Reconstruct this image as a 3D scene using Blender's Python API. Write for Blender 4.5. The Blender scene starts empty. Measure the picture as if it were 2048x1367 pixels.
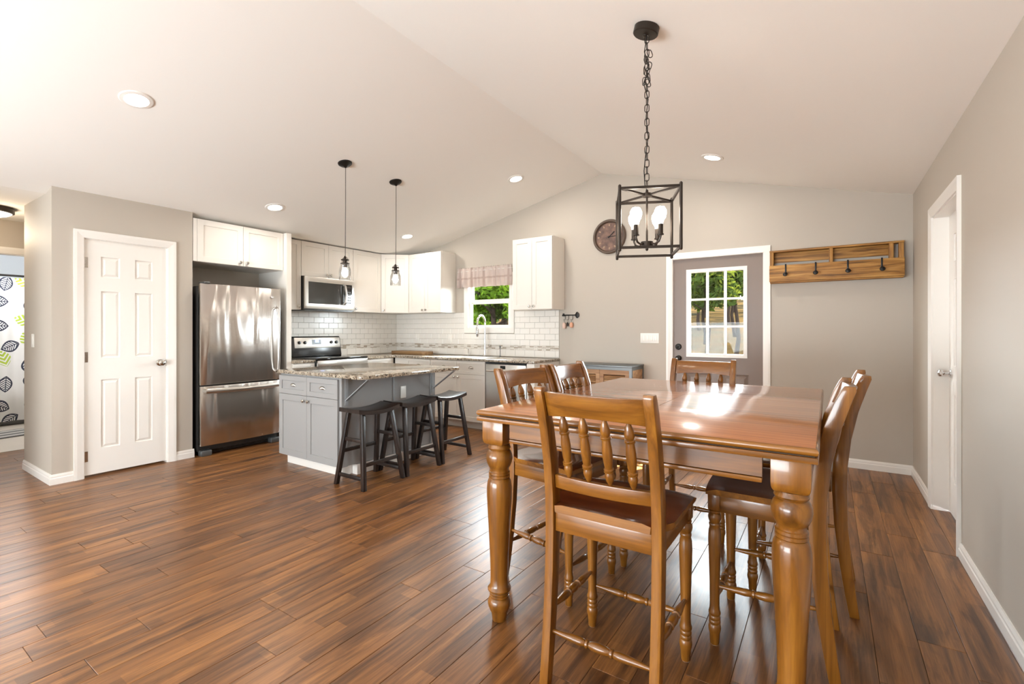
import bpy, bmesh, math, random
from mathutils import Vector, Matrix
R = math.radians
rnd = random.Random(7)
S = bpy.context.scene
COL = S.collection

# ------------------------------------------------------------------ camera, world, lights, exposure
cam = bpy.data.objects.new('camera', bpy.data.cameras.new('camera'))
COL.objects.link(cam)
cam.location = (0, 0, 1.254)
cam.rotation_euler = (math.pi / 2, 0, 0.5863)
cam.data.sensor_width = 36.0
cam.data.lens = 952.1851 / 2048 * 36.0
cam.data.shift_y = -(683.5 - 661.457) / 2048
cam.data.clip_start = 0.05
cam.data.clip_end = 400
S.camera = cam

S.view_settings.view_transform = 'Standard'
S.view_settings.look = 'None'
S.view_settings.gamma = 1.0
S.view_settings.use_curve_mapping = False
S.view_settings.exposure = 0.14

W = bpy.data.worlds.new('sky')
S.world = W
W.use_nodes = True
bg = W.node_tree.nodes['Background']
bg.inputs[0].default_value = (0.86, 0.93, 1.0, 1)
bg.inputs[1].default_value = 60.0

def add_light(name, kind, loc, energy, color=(1, 1, 1), rot=(0, 0, 0), **kw):
    L = bpy.data.lights.new(name, kind)
    L.energy = energy
    L.color = color
    for k, v in kw.items():
        setattr(L, k, v)
    o = bpy.data.objects.new(name, L)
    o.location = loc
    o.rotation_euler = rot
    COL.objects.link(o)
    return o

sun_dir = Vector((-0.5 * math.cos(R(52)), -0.866 * math.cos(R(52)), -math.sin(R(52))))
sun = add_light('sun', 'SUN', (6, 12, 14), 85.0, (1.0, 0.93, 0.82), angle=R(0.6))
sun.rotation_euler = sun_dir.to_track_quat('-Z', 'Y').to_euler()
# unseen area lights added at closed living room walls, in place of window daylight
add_light('daylight_fill_rear', 'AREA', (-2.5, -3.5, 1.25), 560, (0.86, 0.945, 1.0), (R(112), 0, 0),
          shape='RECTANGLE', size=3.8, size_y=2.0)
add_light('daylight_fill_side', 'AREA', (-5.2, -1.9, 1.35), 120, (0.86, 0.945, 1.0), (R(112), 0, R(-90)),
          shape='RECTANGLE', size=2.2, size_y=1.7)
# portals guide the sky light through the two glazed openings of the gable wall
for nm_, x_, z_, w_, h_ in (('door_portal', -0.993, 1.4475, 0.56, 0.90), ('window_portal', -3.9625, 1.62, 0.72, 0.72)):
    po = add_light(nm_, 'AREA', (x_, 5.374 + 0.14, z_), 1.0, (1, 1, 1), (R(-90), 0, 0), shape='RECTANGLE', size=w_, size_y=h_)
    po.data.cycles.is_portal = True

cy = S.cycles
cy.use_denoising = True
cy.max_bounces = 10
cy.diffuse_bounces = 5
cy.glossy_bounces = 4
cy.transmission_bounces = 6
cy.transparent_max_bounces = 24
cy.caustics_reflective = False
cy.caustics_refractive = False
cy.sample_clamp_indirect = 6.0

# ------------------------------------------------------------------ key dimensions
XP, YB, XR, XK = -5.264, 5.374, 0.614, -5.804
RX, RZ, ML, MR = -2.2627, 3.1441, 0.2367, -0.2447
XF, ZF = -5.424, 2.396
YR = -3.6
def ceil_z(x):
    return max(ZF, RZ + ML * (x - RX)) if x < RX else RZ + MR * (x - RX)

# ------------------------------------------------------------------ materials
def sr(r, g, b):
    f = lambda c: (c / 255 / 12.92) if c / 255 <= 0.04045 else ((c / 255 + 0.055) / 1.055) ** 2.4
    return (f(r), f(g), f(b), 1)

class NT:
    def __init__(s, name):
        s.m = bpy.data.materials.new(name)
        s.m.use_nodes = True
        s.t = s.m.node_tree
        s.b = s.t.nodes['Principled BSDF']
        s.out = s.t.nodes['Material Output']
    def n(s, typ, **kw):
        o = s.t.nodes.new(typ)
        for k, v in kw.items():
            if k.startswith('_'):
                setattr(o, k[1:], v)
            else:
                o.inputs[k.replace('__', ' ')].default_value = v
        return o
    def l(s, a, b):
        s.t.links.new(a, b)
    def ramp(s, fac, stops, interp='LINEAR'):
        r = s.t.nodes.new('ShaderNodeValToRGB')
        r.color_ramp.interpolation = interp
        e = r.color_ramp.elements
        while len(e) < len(stops):
            e.new(0.5)
        for el, (p, c) in zip(e, stops):
            el.position = p
            el.color = c
        s.l(fac, r.inputs[0])
        return r
    def coords(s, scale, rand=True, rot=(0, 0, 0)):
        tc = s.n('ShaderNodeTexCoord')
        src = tc.outputs['Object']
        if rand:
            oi = s.n('ShaderNodeObjectInfo')
            mu = s.n('ShaderNodeVectorMath', _operation='SCALE')
            mu.inputs[0].default_value = (17.3, 31.7, 23.1)
            s.l(oi.outputs['Random'], mu.inputs['Scale'])
            ad = s.n('ShaderNodeVectorMath', _operation='ADD')
            s.l(src, ad.inputs[0])
            s.l(mu.outputs[0], ad.inputs[1])
            src = ad.outputs[0]
        mp = s.n('ShaderNodeMapping')
        mp.inputs['Scale'].default_value = scale
        mp.inputs['Rotation'].default_value = rot
        s.l(src, mp.inputs[0])
        return mp.outputs[0]
    def noise(s, vec, scale=1, detail=4, rough=0.5, dist=0):
        n = s.n('ShaderNodeTexNoise')
        n.inputs['Scale'].default_value = scale
        n.inputs['Detail'].default_value = detail
        n.inputs['Roughness'].default_value = rough
        n.inputs['Distortion'].default_value = dist
        s.l(vec, n.inputs['Vector'])
        return n.outputs['Fac']
    def mix(s, fac, a, b, mode='MIX'):
        m = s.n('ShaderNodeMix', _data_type='RGBA', _blend_type=mode)
        for sock, v in ((m.inputs[0], fac), (m.inputs[6], a), (m.inputs[7], b)):
            if hasattr(v, 'is_output') or isinstance(v, bpy.types.NodeSocket):
                s.l(v, sock)
            else:
                sock.default_value = v
        return m.outputs[2]
    def bump(s, h, strength=0.2, dist=0.002):
        b = s.n('ShaderNodeBump')
        b.inputs['Strength'].default_value = strength
        b.inputs['Distance'].default_value = dist
        s.l(h, b.inputs['Height'])
        s.l(b.outputs[0], s.b.inputs['Normal'])
    def set(s, color=None, rough=None, metal=None, spec=None, coat=None, coat_rough=None, em=None, ems=None):
        I = s.b.inputs
        if color is not None:
            if isinstance(color, bpy.types.NodeSocket):
                s.l(color, I['Base Color'])
            else:
                I['Base Color'].default_value = color
        for k, v in (('Roughness', rough), ('Metallic', metal), ('Specular IOR Level', spec), ('Coat Weight', coat),
                     ('Coat Roughness', coat_rough), ('Emission Strength', ems)):
            if v is not None:
                I[k].default_value = v
        if em is not None:
            I['Emission Color'].default_value = em
        return s.m

def plain(name, color, rough=0.5, metal=0.0, bump=0.0, bscale=300, var=0.0, **kw):
    t = NT(name)
    col = color
    v = t.coords((1, 1, 1))
    if var:
        f = t.noise(v, 3.0, 3)
        col = t.mix(f, tuple(c * (1 - var) for c in color[:3]) + (1,), tuple(min(1, c * (1 + var)) for c in color[:3]) + (1,))
    if bump:
        t.bump(t.noise(v, bscale, 2), bump, 0.001)
    return t.set(col, rough, metal, **kw)

def emit(name, color, strength):
    return NT(name).set((0.8, 0.8, 0.8, 1), 0.4, em=color, ems=strength)

def wood(name, dark, mid, light, axis=2, rough=0.35, coat=0.0, across=22, along=1.6, fine=0.35, bump=0.06, coat_rough=0.08):
    t = NT(name)
    sc = [across] * 3
    sc[axis] = along
    v = t.coords(sc)
    a = t.noise(v, 1.0, 5, 0.55, 0.8)
    c = t.ramp(a, [(0.28, dark), (0.5, mid), (0.72, light)]).outputs[0]
    sc2 = [across * 9] * 3
    sc2[axis] = along * 3
    g = t.noise(t.coords(sc2), 1.0, 3, 0.6)
    gr = t.ramp(g, [(0.3, (0.55, 0.5, 0.45, 1)), (0.62, (1, 1, 1, 1))]).outputs[0]
    c = t.mix(fine, c, gr, 'MULTIPLY')
    if bump:
        t.bump(g, bump, 0.001)
    return t.set(c, rough, coat=coat, coat_rough=coat_rough)

def clear(name, tint=(1, 1, 1, 1), gloss=0.1):
    t = NT(name)
    tr = t.n('ShaderNodeBsdfTransparent')
    tr.inputs[0].default_value = tint
    gl = t.n('ShaderNodeBsdfGlossy')
    gl.inputs['Roughness'].default_value = 0.02
    lw = t.n('ShaderNodeLayerWeight')
    lw.inputs[0].default_value = 0.35
    mr = t.n('ShaderNodeMath', _operation='MULTIPLY')
    t.l(lw.outputs['Facing'], mr.inputs[0])
    mr.inputs[1].default_value = gloss * 4
    ad = t.n('ShaderNodeMath', _operation='ADD')
    t.l(mr.outputs[0], ad.inputs[0])
    ad.inputs[1].default_value = gloss * 0.4
    ms = t.n('ShaderNodeMixShader')
    t.l(ad.outputs[0], ms.inputs[0])
    t.l(tr.outputs[0], ms.inputs[1])
    t.l(gl.outputs[0], ms.inputs[2])
    t.l(ms.outputs[0], t.out.inputs[0])
    return t.m

M = {}
M['wall'] = plain('taupe_wall_paint', sr(186, 177, 165), 0.6, bump=0.12, bscale=180, var=0.015)
M['ceiling'] = plain('white_ceiling_paint', sr(246, 243, 238), 0.8, bump=0.15, bscale=90)
M['bathwall'] = plain('pale_blue_wall_paint', sr(222, 230, 238), 0.6)
M['trim'] = plain('white_trim_paint', sr(238, 234, 228), 0.32)
M['cab'] = plain('white_cabinet_paint', sr(229, 224, 216), 0.35)
M['gray'] = plain('grey_cabinet_paint', sr(150, 149, 148), 0.38)
M['seam'] = plain('dark_gap', sr(60, 52, 44), 0.9)
M['nickel'] = plain('satin_nickel', sr(200, 196, 188), 0.22, 1.0)
M['chrome'] = plain('polished_chrome', sr(225, 225, 226), 0.07, 1.0)
M['black'] = plain('black_enamel', sr(22, 21, 21), 0.25)
M['blackglass'] = plain('black_glass', sr(16, 16, 17), 0.06)
M['greyglass'] = plain('tinted_door_glass', sr(60, 60, 58), 0.08)
M['iron'] = plain('blackened_iron', sr(38, 35, 33), 0.4, 0.6)
M['bronze'] = plain('dark_bronze', sr(58, 50, 44), 0.35, 0.7)
M['plastic'] = plain('white_plastic', sr(240, 238, 232), 0.35)
M['doorbrown'] = plain('mocha_door_paint', sr(128, 112, 102), 0.42)
M['grout'] = plain('grey_grout', sr(168, 162, 153), 0.8)
M['tile'] = plain('white_glazed_tile', sr(236, 233, 227), 0.22)
M['darkside'] = plain('charcoal_enamel', sr(38, 36, 34), 0.45)
M['pewter'] = plain('pewter_metal', sr(110, 112, 112), 0.45, 0.8)
M['bracket'] = plain('grey_bracket_paint', sr(150, 152, 154), 0.4)
M['rubber'] = plain('white_felt_pad', sr(225, 220, 212), 0.8)
M['lens'] = emit('lamp_lens', (1.0, 0.95, 0.88, 1), 14)
M['bulb'] = emit('glowing_bulb', (1.0, 0.90, 0.76, 1), 26)
M['bulb2'] = emit('small_glowing_bulb', (1.0, 0.92, 0.80, 1), 9)
M['dome'] = emit('glowing_dome', (1.0, 0.93, 0.82, 1), 5)
M['lcd'] = emit('blue_display', (0.06, 0.22, 1.0, 1), 2.2)
M['glass'] = clear('window_glass', (0.97, 0.99, 0.98, 1), 0.02)
M['jar'] = clear('clear_jar_glass', (0.96, 0.97, 0.97, 1), 0.22)
OAK = (sr(94, 56, 15), sr(132, 82, 25), sr(156, 103, 37))
for ax, nm in enumerate('xyz'):
    M['oak' + nm] = wood('honey_oak_' + nm, *OAK, axis=ax, rough=0.28, coat=0.35)
    M['dark' + nm] = wood('espresso_wood_' + nm, sr(22, 15, 13), sr(36, 26, 22), sr(56, 43, 37), axis=ax, rough=0.36, fine=0.5)
    M['pal' + nm] = wood('rustic_pine_' + nm, sr(66, 40, 16), sr(166, 116, 54), sr(206, 158, 88), axis=ax, rough=0.6, across=34, along=2.2, fine=0.6, bump=0.3)
M['top'] = wood('glossy_table_wood', sr(160, 92, 42), sr(192, 116, 58), sr(212, 140, 76), axis=0, rough=0.3, coat=1.0, coat_rough=0.13, across=26, along=1.0, fine=0.3, bump=0.02)
M['seat'] = wood('walnut_stained_seat', sr(80, 36, 16), sr(122, 58, 25), sr(148, 80, 38), axis=0, rough=0.25, coat=0.7, across=14)
M['acacia'] = wood('louvre_wood', sr(120, 82, 50), sr(160, 118, 78), sr(186, 146, 104), axis=0, rough=0.5)
M['board'] = wood('cutting_board_wood', sr(110, 82, 52), sr(140, 108, 72), sr(160, 128, 90), axis=0, rough=0.5)

def steel(name, base, axis, rough=0.26, wav=0.25):
    t = NT(name)
    sc = [420] * 3
    sc[axis] = 6
    g = t.noise(t.coords(sc), 1.0, 2)
    w = t.noise(t.coords((6.0, 6.0, 0.9)), 1.0, 1, 0.4, 0.8)
    b1 = t.n('ShaderNodeBump'); b1.inputs['Strength'].default_value = wav; b1.inputs['Distance'].default_value = 0.05
    t.l(w, b1.inputs['Height'])
    b2 = t.n('ShaderNodeBump'); b2.inputs['Strength'].default_value = 0.06; b2.inputs['Distance'].default_value = 0.001
    t.l(g, b2.inputs['Height']); t.l(b1.outputs[0], b2.inputs['Normal']); t.l(b2.outputs[0], t.b.inputs['Normal'])
    return t.set(base, rough, 1.0)
M['steel'] = steel('brushed_steel', sr(206, 201, 196), 1, 0.24, 0.42)
M['steelx'] = steel('brushed_steel_flat', sr(206, 203, 198), 0, 0.3, 0.05)

def granite():
    t = NT('speckled_granite')
    v = t.coords((1, 1, 1), False)
    a = t.noise(v, 34, 6, 0.7)
    c = t.ramp(a, [(0.32, sr(66, 56, 48)), (0.43, sr(128, 114, 98)), (0.55, sr(172, 160, 142)), (0.7, sr(198, 188, 172))]).outputs[0]
    vo = t.n('ShaderNodeTexVoronoi'); vo.inputs['Scale'].default_value = 120
    t.l(v, vo.inputs['Vector'])
    sp = t.ramp(vo.outputs['Color'], [(0.16, (0, 0, 0, 1)), (0.2, (1, 1, 1, 1))], 'CONSTANT').outputs[0]
    c = t.mix(sp, sr(40, 32, 27), c)
    return t.set(c, 0.09, spec=0.6)
M['granite'] = granite()

def floor_mat():
    t = NT('brown_plank_wood')
    oi = t.n('ShaderNodeObjectInfo')
    base = t.ramp(oi.outputs['Random'], [(0.0, sr(86, 58, 38)), (0.2, sr(112, 76, 47)), (0.4, sr(142, 96, 56)), (0.6, sr(108, 73, 47)),
                                         (0.78, sr(160, 110, 64)), (1.0, sr(94, 63, 42))]).outputs[0]
    # each plank is printed with two strips of shorter staves
    tc = t.n('ShaderNodeTexCoord'); sx = t.n('ShaderNodeSeparateXYZ'); t.l(tc.outputs['Object'], sx.inputs[0])
    def mth(op, a, b):
        m = t.n('ShaderNodeMath', _operation=op)
        for k, q in enumerate((a, b)):
            if isinstance(q, bpy.types.NodeSocket): t.l(q, m.inputs[k])
            else: m.inputs[k].default_value = q
        return m.outputs[0]
    strip = mth('GREATER_THAN', sx.outputs[0], 0.0)
    seg = mth('FLOOR', mth('ADD', mth('MULTIPLY', sx.outputs[1], 1.9), mth('ADD', mth('MULTIPLY', oi.outputs['Random'], 9.7), mth('MULTIPLY', strip, 0.43))), 0.0)
    cb = t.n('ShaderNodeCombineXYZ'); t.l(strip, cb.inputs[0]); t.l(seg, cb.inputs[1]); t.l(mth('MULTIPLY', oi.outputs['Random'], 57.0), cb.inputs[2])
    wn = t.n('ShaderNodeTexWhiteNoise', _noise_dimensions='3D'); t.l(cb.outputs[0], wn.inputs['Vector'])
    stave = t.ramp(wn.outputs['Value'], [(0.0, sr(80, 54, 36)), (0.25, sr(112, 76, 47)), (0.5, sr(136, 92, 54)), (0.75, sr(160, 110, 64)), (1.0, sr(182, 130, 80))]).outputs[0]
    c = t.mix(0.62, base, stave)
    v = t.coords((26, 1.1, 1))
    a = t.noise(v, 1.0, 6, 0.62, 1.0)
    st = t.ramp(a, [(0.34, sr(66, 44, 30)), (0.45, sr(112, 76, 47)), (0.56, sr(154, 106, 62)), (0.68, sr(190, 138, 84))]).outputs[0]
    c = t.mix(0.42, c, st)
    k = t.noise(t.coords((15, 1.7, 1)), 1.0, 5, 0.65, 0.8)
    kd = t.ramp(k, [(0.36, sr(118, 104, 96)), (0.52, (1, 1, 1, 1))]).outputs[0]
    c = t.mix(0.65, c, kd, 'MULTIPLY')
    g = t.noise(t.coords((190, 6, 1)), 1.0, 3, 0.6, 0.4)
    gr = t.ramp(g, [(0.34, (0.42, 0.38, 0.35, 1)), (0.58, (1, 1, 1, 1))]).outputs[0]
    c = t.mix(0.42, c, gr, 'MULTIPLY')
    c = t.mix(1.0, c, (0.92, 0.85, 0.73, 1), 'MULTIPLY')
    t.bump(g, 0.16, 0.0015)
    return t.set(c, 0.33, spec=0.42)
M['floor'] = floor_mat()

def mosaic():
    t = NT('mixed_mosaic_tile')
    oi = t.n('ShaderNodeTexCoord')
    vo = t.n('ShaderNodeTexWhiteNoise', _noise_dimensions='3D')
    mp = t.n('ShaderNodeVectorMath', _operation='SNAP')
    mp.inputs[1].default_value = (0.062, 0.062, 0.0155)
    t.l(oi.outputs['Object'], mp.inputs[0]); t.l(mp.outputs[0], vo.inputs['Vector'])
    c = t.ramp(vo.outputs['Value'], [(0, sr(232, 228, 220)), (0.4, sr(210, 204, 194)), (0.58, sr(182, 172, 158)), (0.74, sr(224, 220, 212)), (0.88, sr(172, 158, 142))], 'CONSTANT').outputs[0]
    return t.set(c, 0.15)
M['mosaic'] = mosaic()

def valance_mat():
    t = NT('faded_plaid_cloth')
    tc = t.n('ShaderNodeTexCoord')
    sx = t.n('ShaderNodeSeparateXYZ'); t.l(tc.outputs['Object'], sx.inputs[0])
    acc = None
    for out, per in ((sx.outputs[0], 0.105), (sx.outputs[2], 0.11)):
        m1 = t.n('ShaderNodeMath', _operation='PINGPONG'); t.l(out, m1.inputs[0]); m1.inputs[1].default_value = per
        m2 = t.n('ShaderNodeMath', _operation='LESS_THAN'); t.l(m1.outputs[0], m2.inputs[0]); m2.inputs[1].default_value = per * 0.12
        if acc is None:
            acc = m2.outputs[0]
        else:
            m3 = t.n('ShaderNodeMath', _operation='MAXIMUM'); t.l(acc, m3.inputs[0]); t.l(m2.outputs[0], m3.inputs[1]); acc = m3.outputs[0]
    c = t.mix(acc, sr(226, 213, 206), sr(208, 190, 182))
    t.set(c, 0.9)
    tl = t.n('ShaderNodeBsdfTranslucent'); t.l(c, tl.inputs[0])
    ms = t.n('ShaderNodeMixShader'); ms.inputs[0].default_value = 0.4
    t.l(t.b.outputs[0], ms.inputs[1]); t.l(tl.outputs[0], ms.inputs[2]); t.l(ms.outputs[0], t.out.inputs[0])
    return t.m
M['valance'] = valance_mat()

def curtain_mat():
    t = NT('leaf_print_cloth')
    tc = t.n('ShaderNodeTexCoord')
    mp = t.n('ShaderNodeMapping'); mp.inputs['Scale'].default_value = (1, 4.3, 3.9)
    t.l(tc.outputs['Object'], mp.inputs[0])
    vo = t.n('ShaderNodeTexVoronoi', _voronoi_dimensions='2D'); vo.inputs['Randomness'].default_value = 0.55
    vo.inputs['Scale'].default_value = 1.0
    sw = t.n('ShaderNodeSeparateXYZ'); t.l(mp.outputs[0], sw.inputs[0])
    cb = t.n('ShaderNodeCombineXYZ'); t.l(sw.outputs[1], cb.inputs[0]); t.l(sw.outputs[2], cb.inputs[1])
    t.l(cb.outputs[0], vo.inputs['Vector'])
    df = t.n('ShaderNodeVectorMath', _operation='SUBTRACT'); t.l(cb.outputs[0], df.inputs[0]); t.l(vo.outputs['Position'], df.inputs[1])
    rv = t.n('ShaderNodeVectorRotate', _rotation_type='Z_AXIS'); t.l(df.outputs[0], rv.inputs['Vector'])
    sc = t.n('ShaderNodeSeparateColor'); t.l(vo.outputs['Color'], sc.inputs[0])
    an = t.n('ShaderNodeMath', _operation='MULTIPLY'); t.l(sc.outputs[0], an.inputs[0]); an.inputs[1].default_value = 3.0
    t.l(an.outputs[0], rv.inputs['Angle'])
    sp = t.n('ShaderNodeSeparateXYZ'); t.l(rv.outputs[0], sp.inputs[0])
    def mth(op, a, b=None):
        m = t.n('ShaderNodeMath', _operation=op)
        for i, q in enumerate((a, b)):
            if q is None: continue
            if isinstance(q, bpy.types.NodeSocket): t.l(q, m.inputs[i])
            else: m.inputs[i].default_value = q
        return m.outputs[0]
    # leaf: |y| < 0.3*(1-(x/0.42)^2)
    xx = mth('DIVIDE', sp.outputs[0], 0.42)
    lim = mth('MULTIPLY', mth('SUBTRACT', 1.0, mth('MULTIPLY', xx, xx)), 0.3)
    ay = mth('ABSOLUTE', sp.outputs[1])
    d = mth('SUBTRACT', lim, ay)
    inside = mth('GREATER_THAN', d, 0.0)
    edge = mth('LESS_THAN', d, 0.075)
    rib = mth('LESS_THAN', ay, 0.018)
    vein = mth('LESS_THAN', mth('PINGPONG', mth('SUBTRACT', sp.outputs[0], mth('MULTIPLY', ay, 0.8)), 0.055), 0.024)
    line = mth('MULTIPLY', inside, mth('MAXIMUM', mth('MAXIMUM', edge, rib), vein))
    navy = t.mix(line, sr(240, 242, 244), sr(40, 46, 66))
    green = t.mix(mth('MULTIPLY', inside, mth('GREATER_THAN', mth('SINE', mth('MULTIPLY', mth('ADD', sp.outputs[0], ay), 30.0)), -0.3)), sr(240, 242, 244), sr(172, 196, 70))
    c = t.mix(mth('GREATER_THAN', sc.outputs[1], 0.74), navy, green)
    return t.set(c, 0.8)
M['curtain'] = curtain_mat()

def leaf_mat(name, a, b, tr):
    t = NT(name)
    f = t.noise(t.coords((1, 1, 1)), 1.3, 2)
    c = t.mix(f, a, b)
    t.set(c, 0.8, spec=0.0)
    tl = t.n('ShaderNodeBsdfTranslucent'); tl.inputs[0].default_value = tr
    ms = t.n('ShaderNodeMixShader'); ms.inputs[0].default_value = 0.5
    t.l(t.b.outputs[0], ms.inputs[1]); t.l(tl.outputs[0], ms.inputs[2]); t.l(ms.outputs[0], t.out.inputs[0])
    return t.m
def od(r, g, b):
    return tuple(c * 0.70 for c in sr(r, g, b)[:3]) + (1,)
M['leaf1'] = leaf_mat('oak_leaves', od(16, 23, 9), od(36, 45, 16), od(50, 54, 13))
M['leaf2'] = leaf_mat('bright_leaves', od(30, 46, 8), od(48, 64, 10), od(56, 70, 11))
M['leaf3'] = leaf_mat('dusty_shrub_leaves', od(30, 33, 15), od(48, 47, 24), od(40, 40, 16))
M['bark'] = plain('rough_bark', od(20, 15, 12), 0.9, var=0.3, spec=0.0)
def ground_mat():
    t = NT('dry_grass')
    v = t.coords((1, 1, 1), False)
    a = t.noise(v, 0.35, 4, 0.6, 0.5)
    c = t.ramp(a, [(0.40, od(12, 11, 7)), (0.5, od(28, 21, 11)), (0.60, od(36, 27, 14))]).outputs[0]
    return t.set(c, 0.95, spec=0.0)
M['ground'] = ground_mat()
M['bathtile'] = plain('pale_floor_tile', sr(206, 198, 188), 0.3, var=0.06)
def mat_stripes():
    t = NT('grey_striped_cloth')
    tc = t.n('ShaderNodeTexCoord'); sx = t.n('ShaderNodeSeparateXYZ'); t.l(tc.outputs['Object'], sx.inputs[0])
    m1 = t.n('ShaderNodeMath', _operation='PINGPONG'); t.l(sx.outputs[0], m1.inputs[0]); m1.inputs[1].default_value = 0.09
    m2 = t.n('ShaderNodeMath', _operation='LESS_THAN'); t.l(m1.outputs[0], m2.inputs[0]); m2.inputs[1].default_value = 0.045
    return t.set(t.mix(m2.outputs[0], sr(92, 92, 92), sr(170, 168, 164)), 0.95)
M['matcloth'] = mat_stripes()
def clock_mat():
    t = NT('mottled_clock_face')
    a = t.noise(t.coords((1, 1, 1)), 14, 3)
    return t.set(t.ramp(a, [(0.35, sr(78, 56, 48)), (0.5, sr(106, 78, 66)), (0.65, sr(128, 96, 78))]).outputs[0], 0.4)
M['clock'] = clock_mat()
M['brass'] = plain('dull_brass', sr(160, 130, 104), 0.5)
M['rimbrown'] = plain('brown_clock_rim', sr(84, 68, 56), 0.4)
M['spot'] = plain('spotted_ceramic', sr(226, 196, 180), 0.3, var=0.3)
M['pinkcer'] = plain('peach_ceramic', sr(214, 158, 128), 0.3)

# ------------------------------------------------------------------ mesh helpers
class MB:
    def __init__(s):
        s.v = []; s.f = []; s.mi = []; s.cur = 0; s.T = None
    def pt(s, p):
        p = Vector(p)
        if s.T is not None:
            p = s.T @ p
        s.v.append((p.x, p.y, p.z))
        return len(s.v) - 1
    def face(s, idx):
        s.f.append(tuple(idx)); s.mi.append(s.cur)
    def box(s, x0, x1, y0, y1, z0, z1):
        i = [s.pt(p) for p in ((x0, y0, z0), (x1, y0, z0), (x1, y1, z0), (x0, y1, z0), (x0, y0, z1), (x1, y0, z1), (x1, y1, z1), (x0, y1, z1))]
        for q in ((0, 3, 2, 1), (4, 5, 6, 7), (0, 1, 5, 4), (1, 2, 6, 5), (2, 3, 7, 6), (3, 0, 4, 7)):
            s.face([i[k] for k in q])
        return s
    def frustum(s, a, b):
        """a, b: (x0,x1,z0,z1,y) rectangles in the xz plane"""
        A = [s.pt((a[0], a[4], a[2])), s.pt((a[1], a[4], a[2])), s.pt((a[1], a[4], a[3])), s.pt((a[0], a[4], a[3]))]
        B = [s.pt((b[0], b[4], b[2])), s.pt((b[1], b[4], b[2])), s.pt((b[1], b[4], b[3])), s.pt((b[0], b[4], b[3]))]
        s.face(A[::-1]); s.face(B)
        for k in range(4):
            s.face((A[k], A[(k + 1) % 4], B[(k + 1) % 4], B[k]))
        return s
    def rings(s, rings, cap0=True, cap1=True, closed=False):
        idx = [[s.pt(p) for p in r] for r in rings]
        n = len(idx[0])
        for a in range(len(idx) - (0 if closed else 1)):
            r0, r1 = idx[a], idx[(a + 1) % len(idx)]
            for k in range(n):
                s.face((r0[k], r0[(k + 1) % n], r1[(k + 1) % n], r1[k]))
        if not closed:
            if cap0: s.face(idx[0][::-1])
            if cap1: s.face(idx[-1])
        return s
    def lathe(s, prof, n=20, origin=(0, 0, 0), axis=(0, 0, 1)):
        """prof: (radius, height along axis)"""
        q = Vector((0, 0, 1)).rotation_difference(Vector(axis).normalized()).to_matrix()
        o = Vector(origin)
        rr = []
        for r, h in prof:
            r = max(r, 1e-4)
            rr.append([o + q @ Vector((r * math.cos(2 * math.pi * k / n), r * math.sin(2 * math.pi * k / n), h)) for k in range(n)])
        return s.rings(rr)
    def tube(s, pts, rad, n=8, closed=False, flat=1.0):
        P = [Vector(p) for p in pts]
        rr = []
        up = None
        for k, p in enumerate(P):
            if closed:
                d = P[(k + 1) % len(P)] - P[k - 1]
            else:
                d = P[min(k + 1, len(P) - 1)] - P[max(k - 1, 0)]
            d.normalize()
            if up is None:
                up = Vector((0, 0, 1)) if abs(d.z) < 0.9 else Vector((1, 0, 0))
            a = d.cross(up)
            if a.length < 1e-4:
                a = d.cross(Vector((0, 1, 0)))
            a.normalize()
            b = a.cross(d).normalized()
            up = b
            r = rad[k] if isinstance(rad, (list, tuple)) else rad
            rr.append([p + a * (r * math.cos(2 * math.pi * j / n)) + b * (r * flat * math.sin(2 * math.pi * j / n)) for j in range(n)])
        return s.rings(rr, closed=closed)
    def sweep(s, secs):
        """secs: list of 4-corner (or n-corner) rings"""
        return s.rings(secs)
    def prism(s, poly, a, b, ax='z'):
        """poly of 2D points extruded from a to b along ax. x: (y,z)  y: (x,z)  z: (x,y)"""
        def mk(p, t):
            return {'x': (t, p[0], p[1]), 'y': (p[0], t, p[1]), 'z': (p[0], p[1], t)}[ax]
        return s.rings([[mk(p, a) for p in poly], [mk(p, b) for p in poly]])
    def bar(s, p0, p1, w, d=None, up=(0, 0, 1)):
        d = w if d is None else d
        p0, p1 = Vector(p0), Vector(p1)
        t = (p1 - p0).normalized()
        u = Vector(up)
        if abs(t.dot(u)) > 0.95:
            u = Vector((0, 1, 0))
        a = t.cross(u).normalized(); b = a.cross(t).normalized()
        q = [(-w / 2, -d / 2), (w / 2, -d / 2), (w / 2, d / 2), (-w / 2, d / 2)]
        return s.rings([[p + a * x + b * y for x, y in q] for p in (p0, p1)])
    def build(s, name, mat, parent=None, bevel=0.0, seg=2, smooth=35, merge=False):
        me = bpy.data.meshes.new(name)
        me.from_pydata(s.v, [], s.f)
        bm = bmesh.new(); bm.from_mesh(me)
        if len(s.f) == len(bm.faces):
            for f, k in zip(bm.faces, s.mi):
                f.material_index = k
        if merge:
            bmesh.ops.remove_doubles(bm, verts=bm.verts, dist=1e-5)
        bmesh.ops.recalc_face_normals(bm, faces=bm.faces)
        if bevel:
            ed = [e for e in bm.edges if len(e.link_faces) == 2 and e.calc_face_angle(0) > R(35)]
            bmesh.ops.bevel(bm, geom=ed, offset=bevel, segments=seg, profile=0.5, affect='EDGES', clamp_overlap=True)
        bm.to_mesh(me); bm.free()
        if smooth:
            me.polygons.foreach_set('use_smooth', [True] * len(me.polygons))
            me.set_sharp_from_angle(angle=R(smooth))
        for m in (mat if isinstance(mat, (list, tuple)) else [mat]):
            me.materials.append(m)
        o = bpy.data.objects.new(name, me)
        COL.objects.link(o)
        if parent is not None:
            o.parent = parent
        return o

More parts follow.
